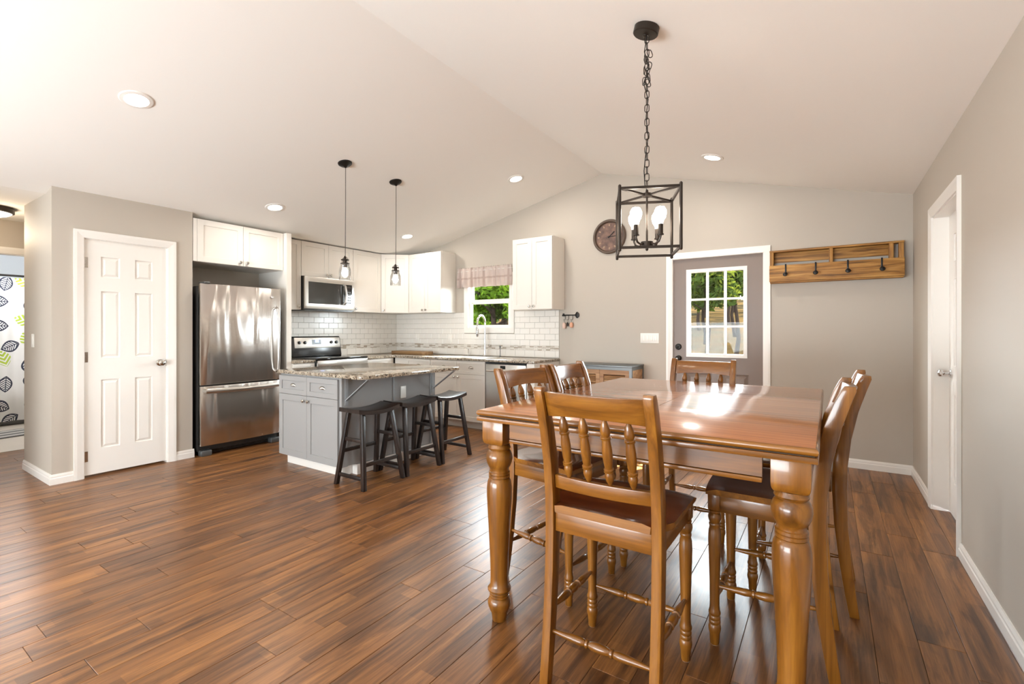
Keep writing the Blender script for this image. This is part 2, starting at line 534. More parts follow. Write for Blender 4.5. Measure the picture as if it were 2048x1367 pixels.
def tag(o, label, cat, group=None):
    o['label'] = label; o['category'] = cat
    if group: o['group'] = group
    return o
def thing(name, label, cat, loc=(0, 0, 0), rz=0, group=None, scale=None):
    o = bpy.data.objects.new(name, None)
    o.empty_display_size = 0.1
    COL.objects.link(o)
    o.location = loc; o.rotation_euler = (0, 0, rz)
    return tag(o, label, cat, group)
def struct(o, label=None):
    o['kind'] = 'structure'
    if label:
        o['label'] = label
    return o
def sroot(name, label, loc=(0, 0, 0), rz=0):
    o = bpy.data.objects.new(name, None)
    o.empty_display_size = 0.1
    COL.objects.link(o)
    o.location = loc; o.rotation_euler = (0, 0, rz)
    return struct(o, label)
def copy_tree(o, parent=None):
    c = o.copy(); COL.objects.link(c); c.parent = parent
    for ch in [x for x in bpy.data.objects if x.parent is o]:
        copy_tree(ch, c)
    return c
def arc(n, a0, a1):
    return [a0 + (a1 - a0) * k / n for k in range(n + 1)]

def grid_panel(mb, us, vs, holes, P, t, top=None):
    """flat panel with rectangular holes: P(u, v, depth) -> xyz; depth 0 front, t back"""
    us = sorted(set(us)); vs = sorted(set(vs))
    vert = {}
    def V(i, j, k):
        key = (i, j, k)
        if key not in vert:
            v = vs[j]
            if top is not None and j == len(vs) - 1:
                v = top(us[i])
            vert[key] = mb.pt(P(us[i], v, 0 if k == 0 else t))
        return vert[key]
    solid = {}
    for i in range(len(us) - 1):
        for j in range(len(vs) - 1):
            cu, cv = (us[i] + us[i + 1]) / 2, (vs[j] + vs[j + 1]) / 2
            solid[i, j] = not any(h[0] < cu < h[1] and h[2] < cv < h[3] for h in holes)
    for (i, j), ok in solid.items():
        if not ok:
            continue
        mb.face((V(i, j, 0), V(i + 1, j, 0), V(i + 1, j + 1, 0), V(i, j + 1, 0)))
        mb.face((V(i, j, 1), V(i, j + 1, 1), V(i + 1, j + 1, 1), V(i + 1, j, 1)))
        for di, dj, a, b in ((-1, 0, (i, j), (i, j + 1)), (1, 0, (i + 1, j), (i + 1, j + 1)), (0, -1, (i, j), (i + 1, j)), (0, 1, (i, j + 1), (i + 1, j + 1))):
            if not solid.get((i + di, j + dj), False):
                mb.face((V(*a, 0), V(*b, 0), V(*b, 1), V(*a, 1)))
    return mb

# ------------------------------------------------------------------ room shell
def wall(name, label, us, zs, holes, P, t, top=None, mat='wall'):
    us = list(us); zs = list(zs)
    for h in holes:
        us += [h[0], h[1]]; zs += [h[2], h[3]]
    mb = MB()
    grid_panel(mb, us, zs, holes, P, t, top)
    return struct(mb.build(name, M[mat], smooth=0), label)

DOOR_B = (-1.439, -0.540, 0.0, 2.045)
WIN_K = (-4.365, -3.560, 1.255, 2.02)
wall_back = wall('wall_back', 'taupe gable wall with the kitchen window and brown door', [-5.95, XF, RX, 0.76], [0, 2.3, 2.5], [DOOR_B, WIN_K],
     lambda u, v, d: (u, YB + d, v), 0.15, top=lambda u: ceil_z(u) + 0.03)
DOOR_R = (3.64, 4.43, 0.0, 2.05)
wall('wall_right', 'taupe wall with a white door in a deep frame', [YR, YB], [0, ceil_z(XR) + 0.03], [DOOR_R], lambda u, v, d: (XR + d, u, v), 0.15)
DOOR_P = (1.354, 1.971, 0.0, 2.045)
wall('wall_pantry', 'taupe pantry wall around a white panelled door', [1.154, 2.185], [0, ceil_z(XP) + 0.03], [DOOR_P], lambda u, v, d: (XP - d, u, v), 0.1)
wall('wall_hall', 'short taupe wall turning the corner into the hall', [-6.1, XP - 0.1], [0, 2.41], [], lambda u, v, d: (u, 1.154 + d, v), 0.1)
wall('wall_niche', 'side wall of the refrigerator niche', [XK, XP - 0.1], [0, 2.41], [], lambda u, v, d: (u, 2.185 - d, v), 0.1)
wall_kitchen = wall('wall_kitchen', 'kitchen wall behind the cooking range', [2.085, YB], [0, 2.41], [], lambda u, v, d: (XK - d, u, v), 0.15)
DOOR_H = (0.72, 1.56, 0.0, 2.05)
wall('wall_bath', 'hall wall around the bathroom doorway', [0.1, 2.7], [0, 2.41], [DOOR_H], lambda u, v, d: (-7.05 - d, u, v), 0.1)
wall('wall_bathroom', 'pale bathroom wall beyond the shower curtain', [0.1, 2.7], [0, 2.41], [], lambda u, v, d: (-9.8 - d, u, v), 0.1, mat='bathwall')
wall('wall_hall_far', 'hall wall out of sight behind the pantry', [-9.8, XK - 0.15], [0, 2.41], [], lambda u, v, d: (u, 2.7 + d, v), 0.1)
wall('wall_hall_near', 'hall wall beside the living room', [-9.8, XP], [0, 2.41], [], lambda u, v, d: (u, 0.1 - d, v), 0.1)
wall('wall_left', 'living room wall beside the hall', [YR, 0.0], [0, ceil_z(XP) + 0.03], [], lambda u, v, d: (XP - d, u, v), 0.1)
wall('wall_rear', 'living room wall behind the viewer', [XP, RX, XR], [0, 2.3, 2.4], [], lambda u, v, d: (u, YR - d, v), 0.1,
     top=lambda u: ceil_z(u) + 0.03)
wall('leak_blocker', 'unseen panel added behind the deep-set white door to block sky light', [3.4, 4.7], [0, 2.3], [], lambda u, v, d: (0.78 + d, u, v), 0.05)  # unseen backing added to stop sky light leaking round the door
# ceiling: vault in the room, flat over kitchen edge and hall
pf = [(-9.9, ZF), (XF, ZF), (RX, RZ), (0.76, ceil_z(0.76)), (0.76, ceil_z(0.76) + 0.1), (RX, RZ + 0.1), (XF, ZF + 0.1), (-9.9, ZF + 0.1)]
ceiling = struct(MB().prism(pf, YR - 0.1, YB + 0.15, 'y').build('ceiling', M['ceiling'], smooth=0), 'white vaulted ceiling meeting at a ridge')

# floor slab with planks laid along the room
floor = struct(MB().box(-7.1, 0.76, YR - 0.1, YB + 0.15, -0.08, -0.006).build('floor', M['seam'], smooth=0), 'brown wood plank floor')
c5, s5 = math.cos(0.5863), math.sin(0.5863)
def in_view(x, y):
    r = x * c5 + y * s5; q = -x * s5 + y * c5
    if q < 0.3: return False
    u = 1024 + 952.2 * r / q; v = 661.5 + 952.2 * 1.254 / q
    return -150 < u < 2200 and v < 1500
PW, PL = 0.1483, 1.22
rest = MB()
plank_mesh = {}
k0 = math.floor((-7.1 - 0.302) / PW)
for k in range(k0, 8):
    x0 = 0.302 + k * PW; x1 = x0 + PW - 0.0014
    if x0 > 0.72: break
    x0 = max(x0, -7.1); x1 = min(x1, 0.74)
    off = rnd.random() * PL
    y = YR - off
    while y < YB:
        ya, yb = max(y, YR), min(y + PL - 0.0014, YB)
        y += PL
        if yb - ya < 0.02: continue
        vis = any(in_view(x0 + PW / 2, ya + (yb - ya) * t) for t in (0, 0.25, 0.5, 0.75, 1))
        # covered for good by cabinets, pantry or walls
        xm, ym = (x0 + x1) / 2, (ya + yb) / 2
        if (xm < XP - 0.1 and ya > 1.3) or (xm < XK + 0.5 and ya > 2.1):
            vis = False
        if not vis:
            rest.box(x0, x1, ya, yb, -0.006, 0.0)
            continue
        key = (round(x1 - x0, 4), round(yb - ya, 4))
        if key not in plank_mesh:
            hx, hy = key[0] / 2, key[1] / 2
            mb = MB()
            e = 0.0012
            mb.rings([[(-hx, -hy, -0.006), (hx, -hy, -0.006), (hx, hy, -0.006), (-hx, hy, -0.006)],
                      [(-hx, -hy, -e), (hx, -hy, -e), (hx, hy, -e), (-hx, hy, -e)],
                      [(-hx + e, -hy + e, 0), (hx - e, -hy + e, 0), (hx - e, hy - e, 0), (-hx + e, hy - e, 0)]])
            o = mb.build('plank', M['floor'], floor, smooth=0)
            plank_mesh[key] = o.data
        else:
            o = bpy.data.objects.new('plank', plank_mesh[key]); COL.objects.link(o); o.parent = floor
        o.location = (xm, ym, 0)
o = rest.build('plank_remainder', M['floor'], floor, smooth=0); o['kind'] = 'stuff'

bath_floor = struct(MB().box(-9.8, -7.1, 0.1, 2.7, -0.08, 0.004).build('floor_bathroom', M['bathtile'], smooth=0), 'pale tiled bathroom floor beyond the doorway')

# baseboards
def baseboard(name, label, p0, p1, n):
    p0, p1, n = Vector((*p0, 0)), Vector((*p1, 0)), Vector((*n, 0))
    prof = [(0, 0), (0.014, 0), (0.014, 0.05), (0.0105, 0.056), (0.0105, 0.068), (0.006, 0.083), (0, 0.083)]
    mb = MB()
    mb.rings([[p + n * a + Vector((0, 0, b + 0.0005)) for a, b in prof] for p in (p0, p1)])
    return struct(mb.build(name, M['trim'], smooth=0), label)
baseboard('baseboard_back', 'white baseboard under the coat rack', (-0.470, YB), (XR, YB), (0, -1))
baseboard('baseboard_console', 'white baseboard behind the louvred console', (-2.83, YB), (-1.502, YB), (0, -1))
baseboard('baseboard_corner', 'white baseboard between the corner and the white door', (XR, 4.503), (XR, YB), (-1, 0))
baseboard('baseboard_right', 'white baseboard along the bare taupe wall', (XR, YR), (XR, 3.567), (-1, 0))
baseboard('baseboard_pantry', 'white baseboard from the hall corner to the pantry door', (XP, 1.140), (XP, 1.287), (1, 0))
baseboard('baseboard_fridge', 'short white baseboard between pantry door and refrigerator', (XP, 2.035), (XP, 2.197), (1, 0))
baseboard('baseboard_hall', 'white baseboard on the hall corner wall', (-6.1, 1.154), (XP, 1.154), (0, -1))

# door casings
def casing(name, label, u0, u1, h, w, P, bottom=False):
    """three sided trim round an opening, P(u, z, d): d is distance out from the wall"""
    mb = MB()
    prof = [(0.0, 0), (0.0, 0.011), (0.014, 0.013), (w - 0.02, 0.019), (w, 0.019), (w, 0)]   # offset outwards, proud
    path = lambda o: [(u0 - o, 0.0005), (u0 - o, h + o), (u1 + o, h + o), (u1 + o, 0.0005)]
    pts = [path(o) for o, d in prof]
    mb.rings([[P(pts[k][j][0], pts[k][j][1], prof[k][1]) for k in range(len(prof))] for j in range(4)])
    return struct(mb.build(name, M['trim'], smooth=0), label)
casing('trim_1', 'white casing round the pantry door', DOOR_P[0], DOOR_P[1], 2.045, 0.066, lambda u, z, d: (XP + d, u, z))
casing('trim_2', 'white casing round the brown glazed door', DOOR_B[0], DOOR_B[1], 2.045, 0.062, lambda u, z, d: (u, YB - d, z))
casing('trim_3', 'white casing round the deep-set white door', DOOR_R[0], DOOR_R[1], 2.05, 0.068, lambda u, z, d: (XR - d, u, z))
casing('trim_4', 'white casing round the bathroom doorway', DOOR_H[0], DOOR_H[1], 2.05, 0.066, lambda u, z, d: (-7.05 + d, u, z))
# jamb linings
def jamb(name, label, u0, u1, h, d0, d1, P):
    mb = MB()
    t = 0.006
    prof = [(0, d0), (-t, d0), (-t, d1), (0, d1)]
    path = lambda o: [(u0 - o, 0.001), (u0 - o, h + o), (u1 + o, h + o), (u1 + o, 0.001)]
    pts = [path(o) for o, d in prof]
    mb.rings([[P(pts[k][j][0], pts[k][j][1], prof[k][1]) for k in range(4)] for j in range(4)])
    return struct(mb.build(name, M['trim'], smooth=0), label)
jamb('trim_5', 'white jamb lining of the deep-set door', DOOR_R[0], DOOR_R[1], 2.05, 0.0, 0.149, lambda u, z, d: (XR + d, u, z))
jamb('trim_6', 'white jamb lining of the brown door', DOOR_B[0], DOOR_B[1], 2.045, 0.0, 0.149, lambda u, z, d: (u, YB + d, z))
jamb('trim_7', 'white jamb lining of the pantry door', DOOR_P[0], DOOR_P[1], 2.045, 0.0, 0.099, lambda u, z, d: (XP - d, u, z))
jamb('trim_8', 'white jamb lining of the bathroom doorway', DOOR_H[0], DOOR_H[1], 2.05, 0.0, 0.099, lambda u, z, d: (-7.05 - d, u, z))

# ------------------------------------------------------------------ doors.  local: x along width, front faces -y, z up
def six_panel(root, w, h, mat, z0=0.012):
    st, mid = 0.118 * w / 0.62, 0.112 * w / 0.62
    px = [(st, (w - mid) / 2), ((w + mid) / 2, w - st)]
    pz = [(0.235, 0.83), (1.02, 1.60), (1.72, 1.90)]
    holes = [(a, b, c, d) for a, b in px for c, d in pz]
    us = [0, w] + [q for a in px for q in a]; vs = [z0, h] + [q for a in pz for q in a]
    mb = MB(); grid_panel(mb, us, vs, holes, lambda u, v, d: (u, d, v), 0.035)
    mb.build('slab', mat, root, smooth=0)
    for a, b, c, d in holes:
        p = MB()
        p.frustum((a, b, c, d, 0.009), (a + 0.012, b - 0.012, c + 0.012, d - 0.012, 0.0095))
        p = MB()
        e = 0.03
        p.rings([[(a, 0.028, c), (b, 0.028, c), (b, 0.028, d), (a, 0.028, d)],
                 [(a, 0.010, c), (b, 0.010, c), (b, 0.010, d), (a, 0.010, d)],
                 [(a + 0.01, 0.012, c + 0.01), (b - 0.01, 0.012, c + 0.01), (b - 0.01, 0.012, d - 0.01), (a + 0.01, 0.012, d - 0.01)],
                 [(a + e, 0.003, c + e), (b - e, 0.003, c + e), (b - e, 0.003, d - e), (a + e, 0.003, d - e)]])
        p.build('panel', mat, root, smooth=0)
KNOB = [(0.031, 0), (0.031, 0.006), (0.024, 0.010), (0.011, 0.013), (0.010, 0.032), (0.020, 0.040), (0.027, 0.052), (0.026, 0.062), (0.017, 0.069), (0.003, 0.070)]
def knob(root, x, z, mat, prof=KNOB, y=0.0, name='knob'):
    mb = MB(); mb.lathe(prof, 20, (x, y, z), (0, -1, 0)); return mb.build(name, mat, root)
def hinge(root, x, z, mat):
    mb = MB(); mb.lathe([(0.006, -0.045), (0.006, 0.045)], 10, (x, -0.006, z)); mb.build('hinge', mat, root)
    mb = MB(); mb.box(x + 0.003, x + 0.028, -0.0015, 0.002, z - 0.044, z + 0.044); mb.build('hinge_leaf', mat, root, smooth=0)

d1 = sroot('door_1', 'white six-panel pantry door', (XP - 0.012, DOOR_P[0] + 0.003, 0), R(90))
six_panel(d1, 0.611, 2.041, M['trim'], 0.02)
knob(d1, 0.611 - 0.055, 0.955, M['nickel'])
for z in (0.18, 1.03, 1.84): hinge(d1, 0.0, z, M['nickel'])
MB().box(0.602, 0.611, -0.001, 0.004, 0.92, 0.985).build('strike_plate', M['nickel'], d1, smooth=0)

d3 = sroot('door_3', 'white panelled door set deep in its frame', (XR + 0.084, 4.427, 0), R(-90))
six_panel(d3, 0.784, 2.046, M['trim'])
knob(d3, 0.06, 0.965, M['chrome'])

# brown glazed entrance door
d2 = sroot('door_2', 'mocha brown entrance door with nine-pane window', (DOOR_B[0] + 0.003, YB + 0.03, 0), 0)
w2 = 0.893
lx0, lx1, lz0, lz1 = 0.142, 0.745, 0.973, 1.922
lp = [(0.14, 0.40), (0.50, 0.76)]
mb = MB(); grid_panel(mb, [0, w2, lx0, lx1, .14, .40, .50, .76], [0.012, 2.041, lz0, lz1, .22, .80], [(lx0 + .02, lx1 - .02, lz0 + .02, lz1 - .02)] + [(a, b, .22, .80) for a, b in lp] if False else [(lx0, lx1, lz0, lz1)] + [(a, b, .22, .80) for a, b in lp],
     lambda u, v, d: (u, d, v), 0.045)
mb.build('slab', M['doorbrown'], d2, smooth=0)
for a, b in lp:
    p = MB(); c, d, e = .22, .80, 0.045
    p.rings([[(a, 0.036, c), (b, 0.036, c), (b, 0.036, d), (a, 0.036, d)], [(a, 0.012, c), (b, 0.012, c), (b, 0.012, d), (a, 0.012, d)],
             [(a + .012, 0.016, c + .012), (b - .012, 0.016, c + .012), (b - .012, 0.016, d - .012), (a + .012, 0.016, d - .012)],
             [(a + e, 0.002, c + e), (b - e, 0.002, c + e), (b - e, 0.002, d - e), (a + e, 0.002, d - e)]])
    p.build('panel', M['doorbrown'], d2, smooth=0)
fw = 0.036
mb = MB(); grid_panel(mb, [lx0, lx1, lx0 + fw, lx1 - fw], [lz0, lz1, lz0 + fw, lz1 - fw], [(lx0 + fw, lx1 - fw, lz0 + fw, lz1 - fw)], lambda u, v, d: (u, -0.012 + d, v), 0.057)
lite = mb.build('window_frame', M['trim'], d2, smooth=0)
gx = [lx0 + fw + (lx1 - lx0 - 2 * fw) * k / 3 for k in range(4)]
gz = [lz0 + fw + (lz1 - lz0 - 2 * fw) * k / 3 for k in range(4)]
for x in gx[1:3]: MB().box(x - .011, x + .011, 0.0, 0.03, gz[0], gz[3]).build('muntin', M['trim'], lite, smooth=0)
for z in gz[1:3]:
    for k in range(3):
        MB().box(gx[k] + (.011 if k else 0), gx[k + 1] - (.011 if k < 2 else 0), 0.0, 0.03, z - .011, z + .011).build('muntin', M['trim'], lite, smooth=0)
for i in range(3):
    for j in range(3):
        MB().box(gx[i] + (.011 if i else 0), gx[i + 1] - (.011 if i < 2 else 0), 0.013, 0.017, gz[j] + (.011 if j else 0), gz[j + 1] - (.011 if j < 2 else 0)).build('pane', M['glass'], lite, smooth=0)
knob(d2, 0.06, 0.955, M['iron'])
knob(d2, 0.057, 1.08, M['iron'], [(0.034, 0), (0.034, 0.008), (0.026, 0.016), (0.012, 0.018), (0.011, 0.026), (0.004, 0.03)], name='deadbolt')
for z in (0.25, 1.10, 1.80):
    mb = MB(); mb.lathe([(0.007, -0.048), (0.007, 0.048)], 10, (w2 + 0.002, -0.008, z)); mb.build('hinge', M['nickel'], d2)

# kitchen window
win = sroot('window_1', 'white double-hung kitchen window over the sink', (0, 0, 0))
a, b, c, d = WIN_K
mb = MB(); grid_panel(mb, [a - .03, b + .03, a + .045, b - .045], [c - .03, d + .03, c + .045, d - .045], [(a + .045, b - .045, c + .045, d - .045)], lambda u, v, e: (u, YB - 0.016 + e, v), 0.12)
mb.build('frame', M['trim'], win, smooth=0)
zm = 1.668
for nm, z0, z1, y in (('sash', c + .045, zm + .03, YB + 0.02), ('sash', zm - .03, d - .045, YB + 0.055)):
    mb = MB(); f = .038
    grid_panel(mb, [a + .045, b - .045, a + .045 + f, b - .045 - f], [z0, z1, z0 + f, z1 - f], [(a + .045 + f, b - .045 - f, z0 + f, z1 - f)], lambda u, v, e, y=y: (u, y + e, v), 0.03)
    sash = mb.build(nm, M['trim'], win, smooth=0)
    MB().box(a + .045 + f, b - .045 - f, y + .013, y + .017, z0 + f, z1 - f).build('pane', M['glass'], sash, smooth=0)

# ------------------------------------------------------------------ cabinets.  local: x width, front faces -y (y=0 is the carcass front)
CUP = None
def cup_pull(root, x, z, y, mat):
    mb = MB()
    w, h, dep = 0.042, 0.030, 0.024
    rr = []
    for a in arc(6, 0, 90):
        rr.append([(x + w * math.cos(R(t)) * (0.35 + 0.65 * math.cos(R(a))), y - dep * math.sin(R(a)) * (0.25 + 0.75 * math.sin(R(t))) - 0.0005, z - 0.012 + h * math.sin(R(t)) * (0.25 + 0.75 * math.cos(R(a)))) for t in arc(12, 0, 180)])
    mb.rings(rr, cap0=False, cap1=True)
    return mb.build('cup_pull', mat, root)
CK = [(0.007, 0), (0.006, 0.008), (0.008, 0.012), (0.0145, 0.017), (0.0155, 0.022), (0.012, 0.027), (0.003, 0.029)]
def shaker(root, x0, x1, z0, z1, mat, name='door', rail=0.058, kn=None, cup=False, hw=None, gap=0.0016, th=0.019):
    x0 += gap; x1 -= gap; z0 += gap; z1 -= gap
    mb = MB(); r = rail
    grid_panel(mb, [x0, x1, x0 + r, x1 - r], [z0, z1, z0 + r, z1 - r], [(x0 + r, x1 - r, z0 + r, z1 - r)], lambda u, v, d: (u, -th - 0.001 + d, v), th)
    o = mb.build(name, mat, root, smooth=0, bevel=0.0012, seg=1)
    MB().box(x0 + r, x1 - r, -0.012, -0.003, z0 + r, z1 - r).build('panel', mat, o, smooth=0)
    if kn: knob(o, kn[0], kn[1], hw or M['nickel'], CK, -th - 0.001)
    if cup: cup_pull(o, (x0 + x1) / 2, (z0 + z1) / 2, -0.012, hw or M['nickel'])
    return o
def carcass(root, w, d, z0, z1, mat, x0=0.0, toe=None, name='body'):
    MB().box(x0, x0 + w, 0.0, d, z0, z1).build(name, mat, root, smooth=0, bevel=0.001, seg=1)
    if toe:
        MB().box(x0 + 0.002, x0 + w - 0.002, 0.06, d, 0.001, z0).build('toe_kick', toe, root, smooth=0)

UB, UT = 1.52, 2.385
# over the refrigerator
t = thing('fridge_cabinet', 'white two-door cabinet above the steel refrigerator', 'cabinet', (-5.285, 2.19, 0), R(90))
carcass(t, 0.942, 0.515, 1.952, UT, M['cab'])
MB().box(0.001, 0.036, -0.019, -0.001, 1.954, UT - 0.004).build('filler_strip', M['cab'], t, smooth=0)
shaker(t, 0.038, 0.490, 1.952, UT - 0.002, M['cab'], kn=(0.455, 1.99))
shaker(t, 0.490, 0.942, 1.952, UT - 0.002, M['cab'], kn=(0.527, 1.99))
# tall end panel beside fridge
MB().box(0.946, 1.006, -0.08, 0.515, 0.001, UT).build('side_panel', M['cab'], t, smooth=0, bevel=0.001)
# narrow upper
yy = lambda y: y
t = thing('wall_cabinet', 'narrow white wall cabinet beside the microwave', 'cabinet', (-5.494, 3.20, 0), R(90))
carcass(t, 0.290, 0.30, UB, UT, M['cab']); shaker(t, 0.0, 0.290, UB, UT - .002, M['cab'], kn=(0.255, 1.56))
t = thing('wall_cabinet', 'short white two-door wall cabinet above the microwave', 'cabinet', (-5.494, 3.493, 0), R(90))
carcass(t, 0.777, 0.30, 1.945, UT, M['cab']); shaker(t, 0.0, 0.388, 1.945, UT - .002, M['cab'], kn=(0.355, 1.985)); shaker(t, 0.388, 0.777, 1.945, UT - .002, M['cab'], kn=(0.422, 1.985))
t = thing('wall_cabinet', 'white single-door wall cabinet between microwave and corner cabinet', 'cabinet', (-5.494, 4.273, 0), R(90))
carcass(t, 0.490, 0.30, UB, UT, M['cab']); shaker(t, 0.0, 0.490, UB, UT - .002, M['cab'], kn=(0.035, 1.56))
# diagonal corner
t = thing('corner_cabinet', 'white corner wall cabinet with an angled door', 'cabinet', (-5.494, 4.767, 0), R(45))
q = math.sqrt(0.5); L = 0.42
mb = MB()
wp = [(-5.494, 4.767), (-5.197, 5.064), (-5.197, YB - .004), (XK + .004, YB - .004), (XK + .004, 4.767)]
loc = [((x + 5.494) * q + (y - 4.767) * q, -(x + 5.494) * q + (y - 4.767) * q) for x, y in wp]
mb.prism(loc, UB, UT, 'z'); mb.build('body', M['cab'], t, smooth=0)
shaker(t, 0.012, L - 0.012, UB, UT - .002, M['cab'], kn=(0.05, 1.56))
# back wall uppers
t = thing('wall_cabinet', 'white two-door wall cabinet between corner cabinet and window', 'cabinet', (-5.192, 5.064, 0), 0)
carcass(t, 0.636, 0.306, UB, UT, M['cab']); shaker(t, 0.0, 0.318, UB, UT - .002, M['cab'], kn=(0.285, 1.56)); shaker(t, 0.318, 0.636, UB, UT - .002, M['cab'], kn=(0.351, 1.56))
t = thing('wall_cabinet', 'white two-door wall cabinet on the other side of the window', 'cabinet', (-3.343, 5.064, 0), 0)
carcass(t, 0.572, 0.306, UB, 2.41, M['cab']); shaker(t, 0.0, 0.286, UB, 2.408, M['cab'], kn=(0.255, 1.56)); shaker(t, 0.286, 0.572, UB, 2.408, M['cab'], kn=(0.317, 1.56))

# base cabinets along the range wall
CT = 0.905
t = thing('base_cabinet', 'narrow white base cabinet beside the cooking range', 'cabinet', (-5.20, 3.20, 0), R(90))
carcass(t, 0.283, 0.60, 0.1, 0.872, M['cab'], toe=M['cab']); shaker(t, 0, 0.283, 0.70, 0.87, M['cab'], 'drawer', .035, cup=True); shaker(t, 0, 0.283, 0.1, 0.70, M['cab'], kn=(0.24, .66))
t = thing('base_cabinet', 'white base cabinet in the kitchen corner behind the island', 'cabinet', (-5.20, 4.252, 0), R(90))
carcass(t, 0.50, 0.60, 0.1, 0.872, M['cab'], toe=M['cab']); shaker(t, 0, 0.46, 0.70, 0.87, M['cab'], 'drawer', .035, cup=True); shaker(t, 0, 0.46, 0.1, 0.70, M['cab'], kn=(0.05, .66))
t = thing('base_cabinet', 'white drawer base cabinet between kitchen corner and sink', 'cabinet', (-5.19, 4.774, 0), 0)
carcass(t, 0.70, 0.59, 0.1, 0.872, M['cab'], toe=M['cab'])
shaker(t, 0.25, 0.70, 0.70, 0.87, M['cab'], 'drawer', .035, cup=True); shaker(t, 0.25, 0.70, 0.1, 0.70, M['cab'], kn=(0.65, .66))
t = thing('sink_cabinet', 'white two-door sink cabinet beside the dishwasher', 'cabinet', (-4.485, 4.774, 0), 0)
carcass(t, 0.925, 0.59, 0.1, 0.872, M['cab'], toe=M['cab'])
for x0, x1, kx in ((0.0, 0.4625, 0.43), (0.4625, 0.925, 0.495)):
    shaker(t, x0, x1, 0.70, 0.87, M['cab'], 'drawer', .035, cup=True); shaker(t, x0, x1, 0.1, 0.70, M['cab'], kn=(kx, .66))
t = thing('end_cabinet', 'narrow white filler cabinet at the free end of the counter', 'cabinet', (-2.953, 4.774, 0), 0)
carcass(t, 0.11, 0.59, 0.1, 0.872, M['cab'], toe=M['cab']); MB().box(0.002, 0.108, -0.018, -0.001, 0.102, 0.868).build('front_panel', M['cab'], t, smooth=0)

# dishwasher
t = thing('dishwasher', 'stainless steel dishwasher with bar handle under the counter', 'dishwasher', (-3.553, 4.774, 0), 0)
MB().box(0.003, 0.592, 0.03, 0.58, 0.06, 0.868).build('tub', M['black'], t, smooth=0)
MB().box(0.003, 0.592, -0.022, 0.028, 0.11, 0.845).build('door', M['steelx'], t, bevel=0.004)
MB().box(0.003, 0.592, -0.016, 0.028, 0.847, 0.868).build('control_strip', M['black'], t, smooth=0)
MB().tube([(0.03, -0.022, 0.765), (0.035, -0.05, 0.765), (0.30, -0.06, 0.765), (0.56, -0.05, 0.765), (0.565, -0.022, 0.765)], 0.009, 10).build('handle', M['steelx'], t)
MB().box(0.225, 0.30, -0.0235, -0.0222, 0.79, 0.83).build('display', M['blackglass'], t, smooth=0)

# countertops
t = thing('kitchen_countertop', 'beige speckled granite worktop running round the kitchen corner', 'countertop')
SX0, SX1, SY0, SY1 = -4.32, -3.62, 4.83, 5.20
o = MB().prism([(XK + .004, 4.252), (-5.162, 4.252), (-5.162, 4.735), (-2.835, 4.735), (-2.835, YB - .004), (XK + .004, YB - .004)], 0.8735, CT, 'z').build('corner_slab', M['granite'], t, bevel=0.004)
MB().box(XK + .004, -5.162, 3.198, 3.484, 0.8735, CT).build('short_slab', M['granite'], t, bevel=0.004)

# sink rim lying on the counter and faucet
t = thing('sink', 'steel sink bowl set into the granite under the window', 'sink')
mb = MB(); grid_panel(mb, [SX0, SX1, SX0 + .02, SX1 - .02], [SY0, SY1, SY0 + .02, SY1 - .02], [(SX0 + .02, SX1 - .02, SY0 + .02, SY1 - .02)], lambda u, v, d: (u, v, CT + 0.004 - d), 0.0035)
mb.build('rim', M['steelx'], t, smooth=0)
MB().box(SX0 + .02, SX1 - .02, SY0 + .02, SY1 - .02, CT + .0005, CT + .0012).build('bowl', M['steelx'], t, smooth=0)
t = thing('faucet', 'tall chrome gooseneck faucet in front of the window', 'faucet', (-3.936, 5.255, CT))
MB().lathe([(0.027, 0.0005), (0.027, 0.01), (0.018, 0.02), (0.016, 0.05), (0.016, 0.09)], 16).build('base', M['chrome'], t)
pts = [(0, 0, 0.08), (0, 0, 0.30)] + [(0, -0.085 + 0.085 * math.cos(R(a)), 0.46 + 0.10 * math.sin(R(a))) for a in arc(10, 0, 180)] + [(0, -0.17, 0.40)]
MB().tube(pts, 0.0125, 12).build('spout', M['chrome'], t)
MB().lathe([(0.013, 0), (0.019, 0.02), (0.020, 0.12), (0.014, 0.14)], 14, (0, -0.17, 0.27)).build('spray_head', M['chrome'], t)
MB().tube([(0.014, 0, 0.11), (0.045, 0, 0.125), (0.09, -0.01, 0.155)], [0.011, 0.009, 0.006], 10).build('lever', M['chrome'], t)
t = thing('soap_dispenser', 'small chrome soap dispenser beside the sink faucet', 'dispenser', (-4.25, 5.28, CT))
MB().lathe([(0.018, 0.0005), (0.018, 0.008), (0.008, 0.014), (0.007, 0.085), (0.010, 0.09), (0.010, 0.10)], 14).build('body', M['chrome'], t)
MB().tube([(0, 0, 0.095), (0, -0.03, 0.105), (0, -0.07, 0.098)], 0.0055, 8).build('nozzle', M['chrome'], t)
t = thing('bottle_brush', 'thin dark rod standing behind the sink near the dishwasher', 'brush', (-3.70, 5.28, CT))
MB().lathe([(0.014, 0.0005), (0.014, 0.01), (0.005, 0.02), (0.005, 0.12), (0.012, 0.13), (0.012, 0.145), (0.004, 0.15)], 12).build('handle', M['pewter'], t)
t = thing('cutting_board', 'long brown wooden board lying in the counter corner', 'cutting board', (-5.20, 5.12, CT), R(-4))
MB().box(-0.36, 0.33, -0.10, 0.12, 0.0005, 0.048).build('board', M['board'], t, bevel=0.004)

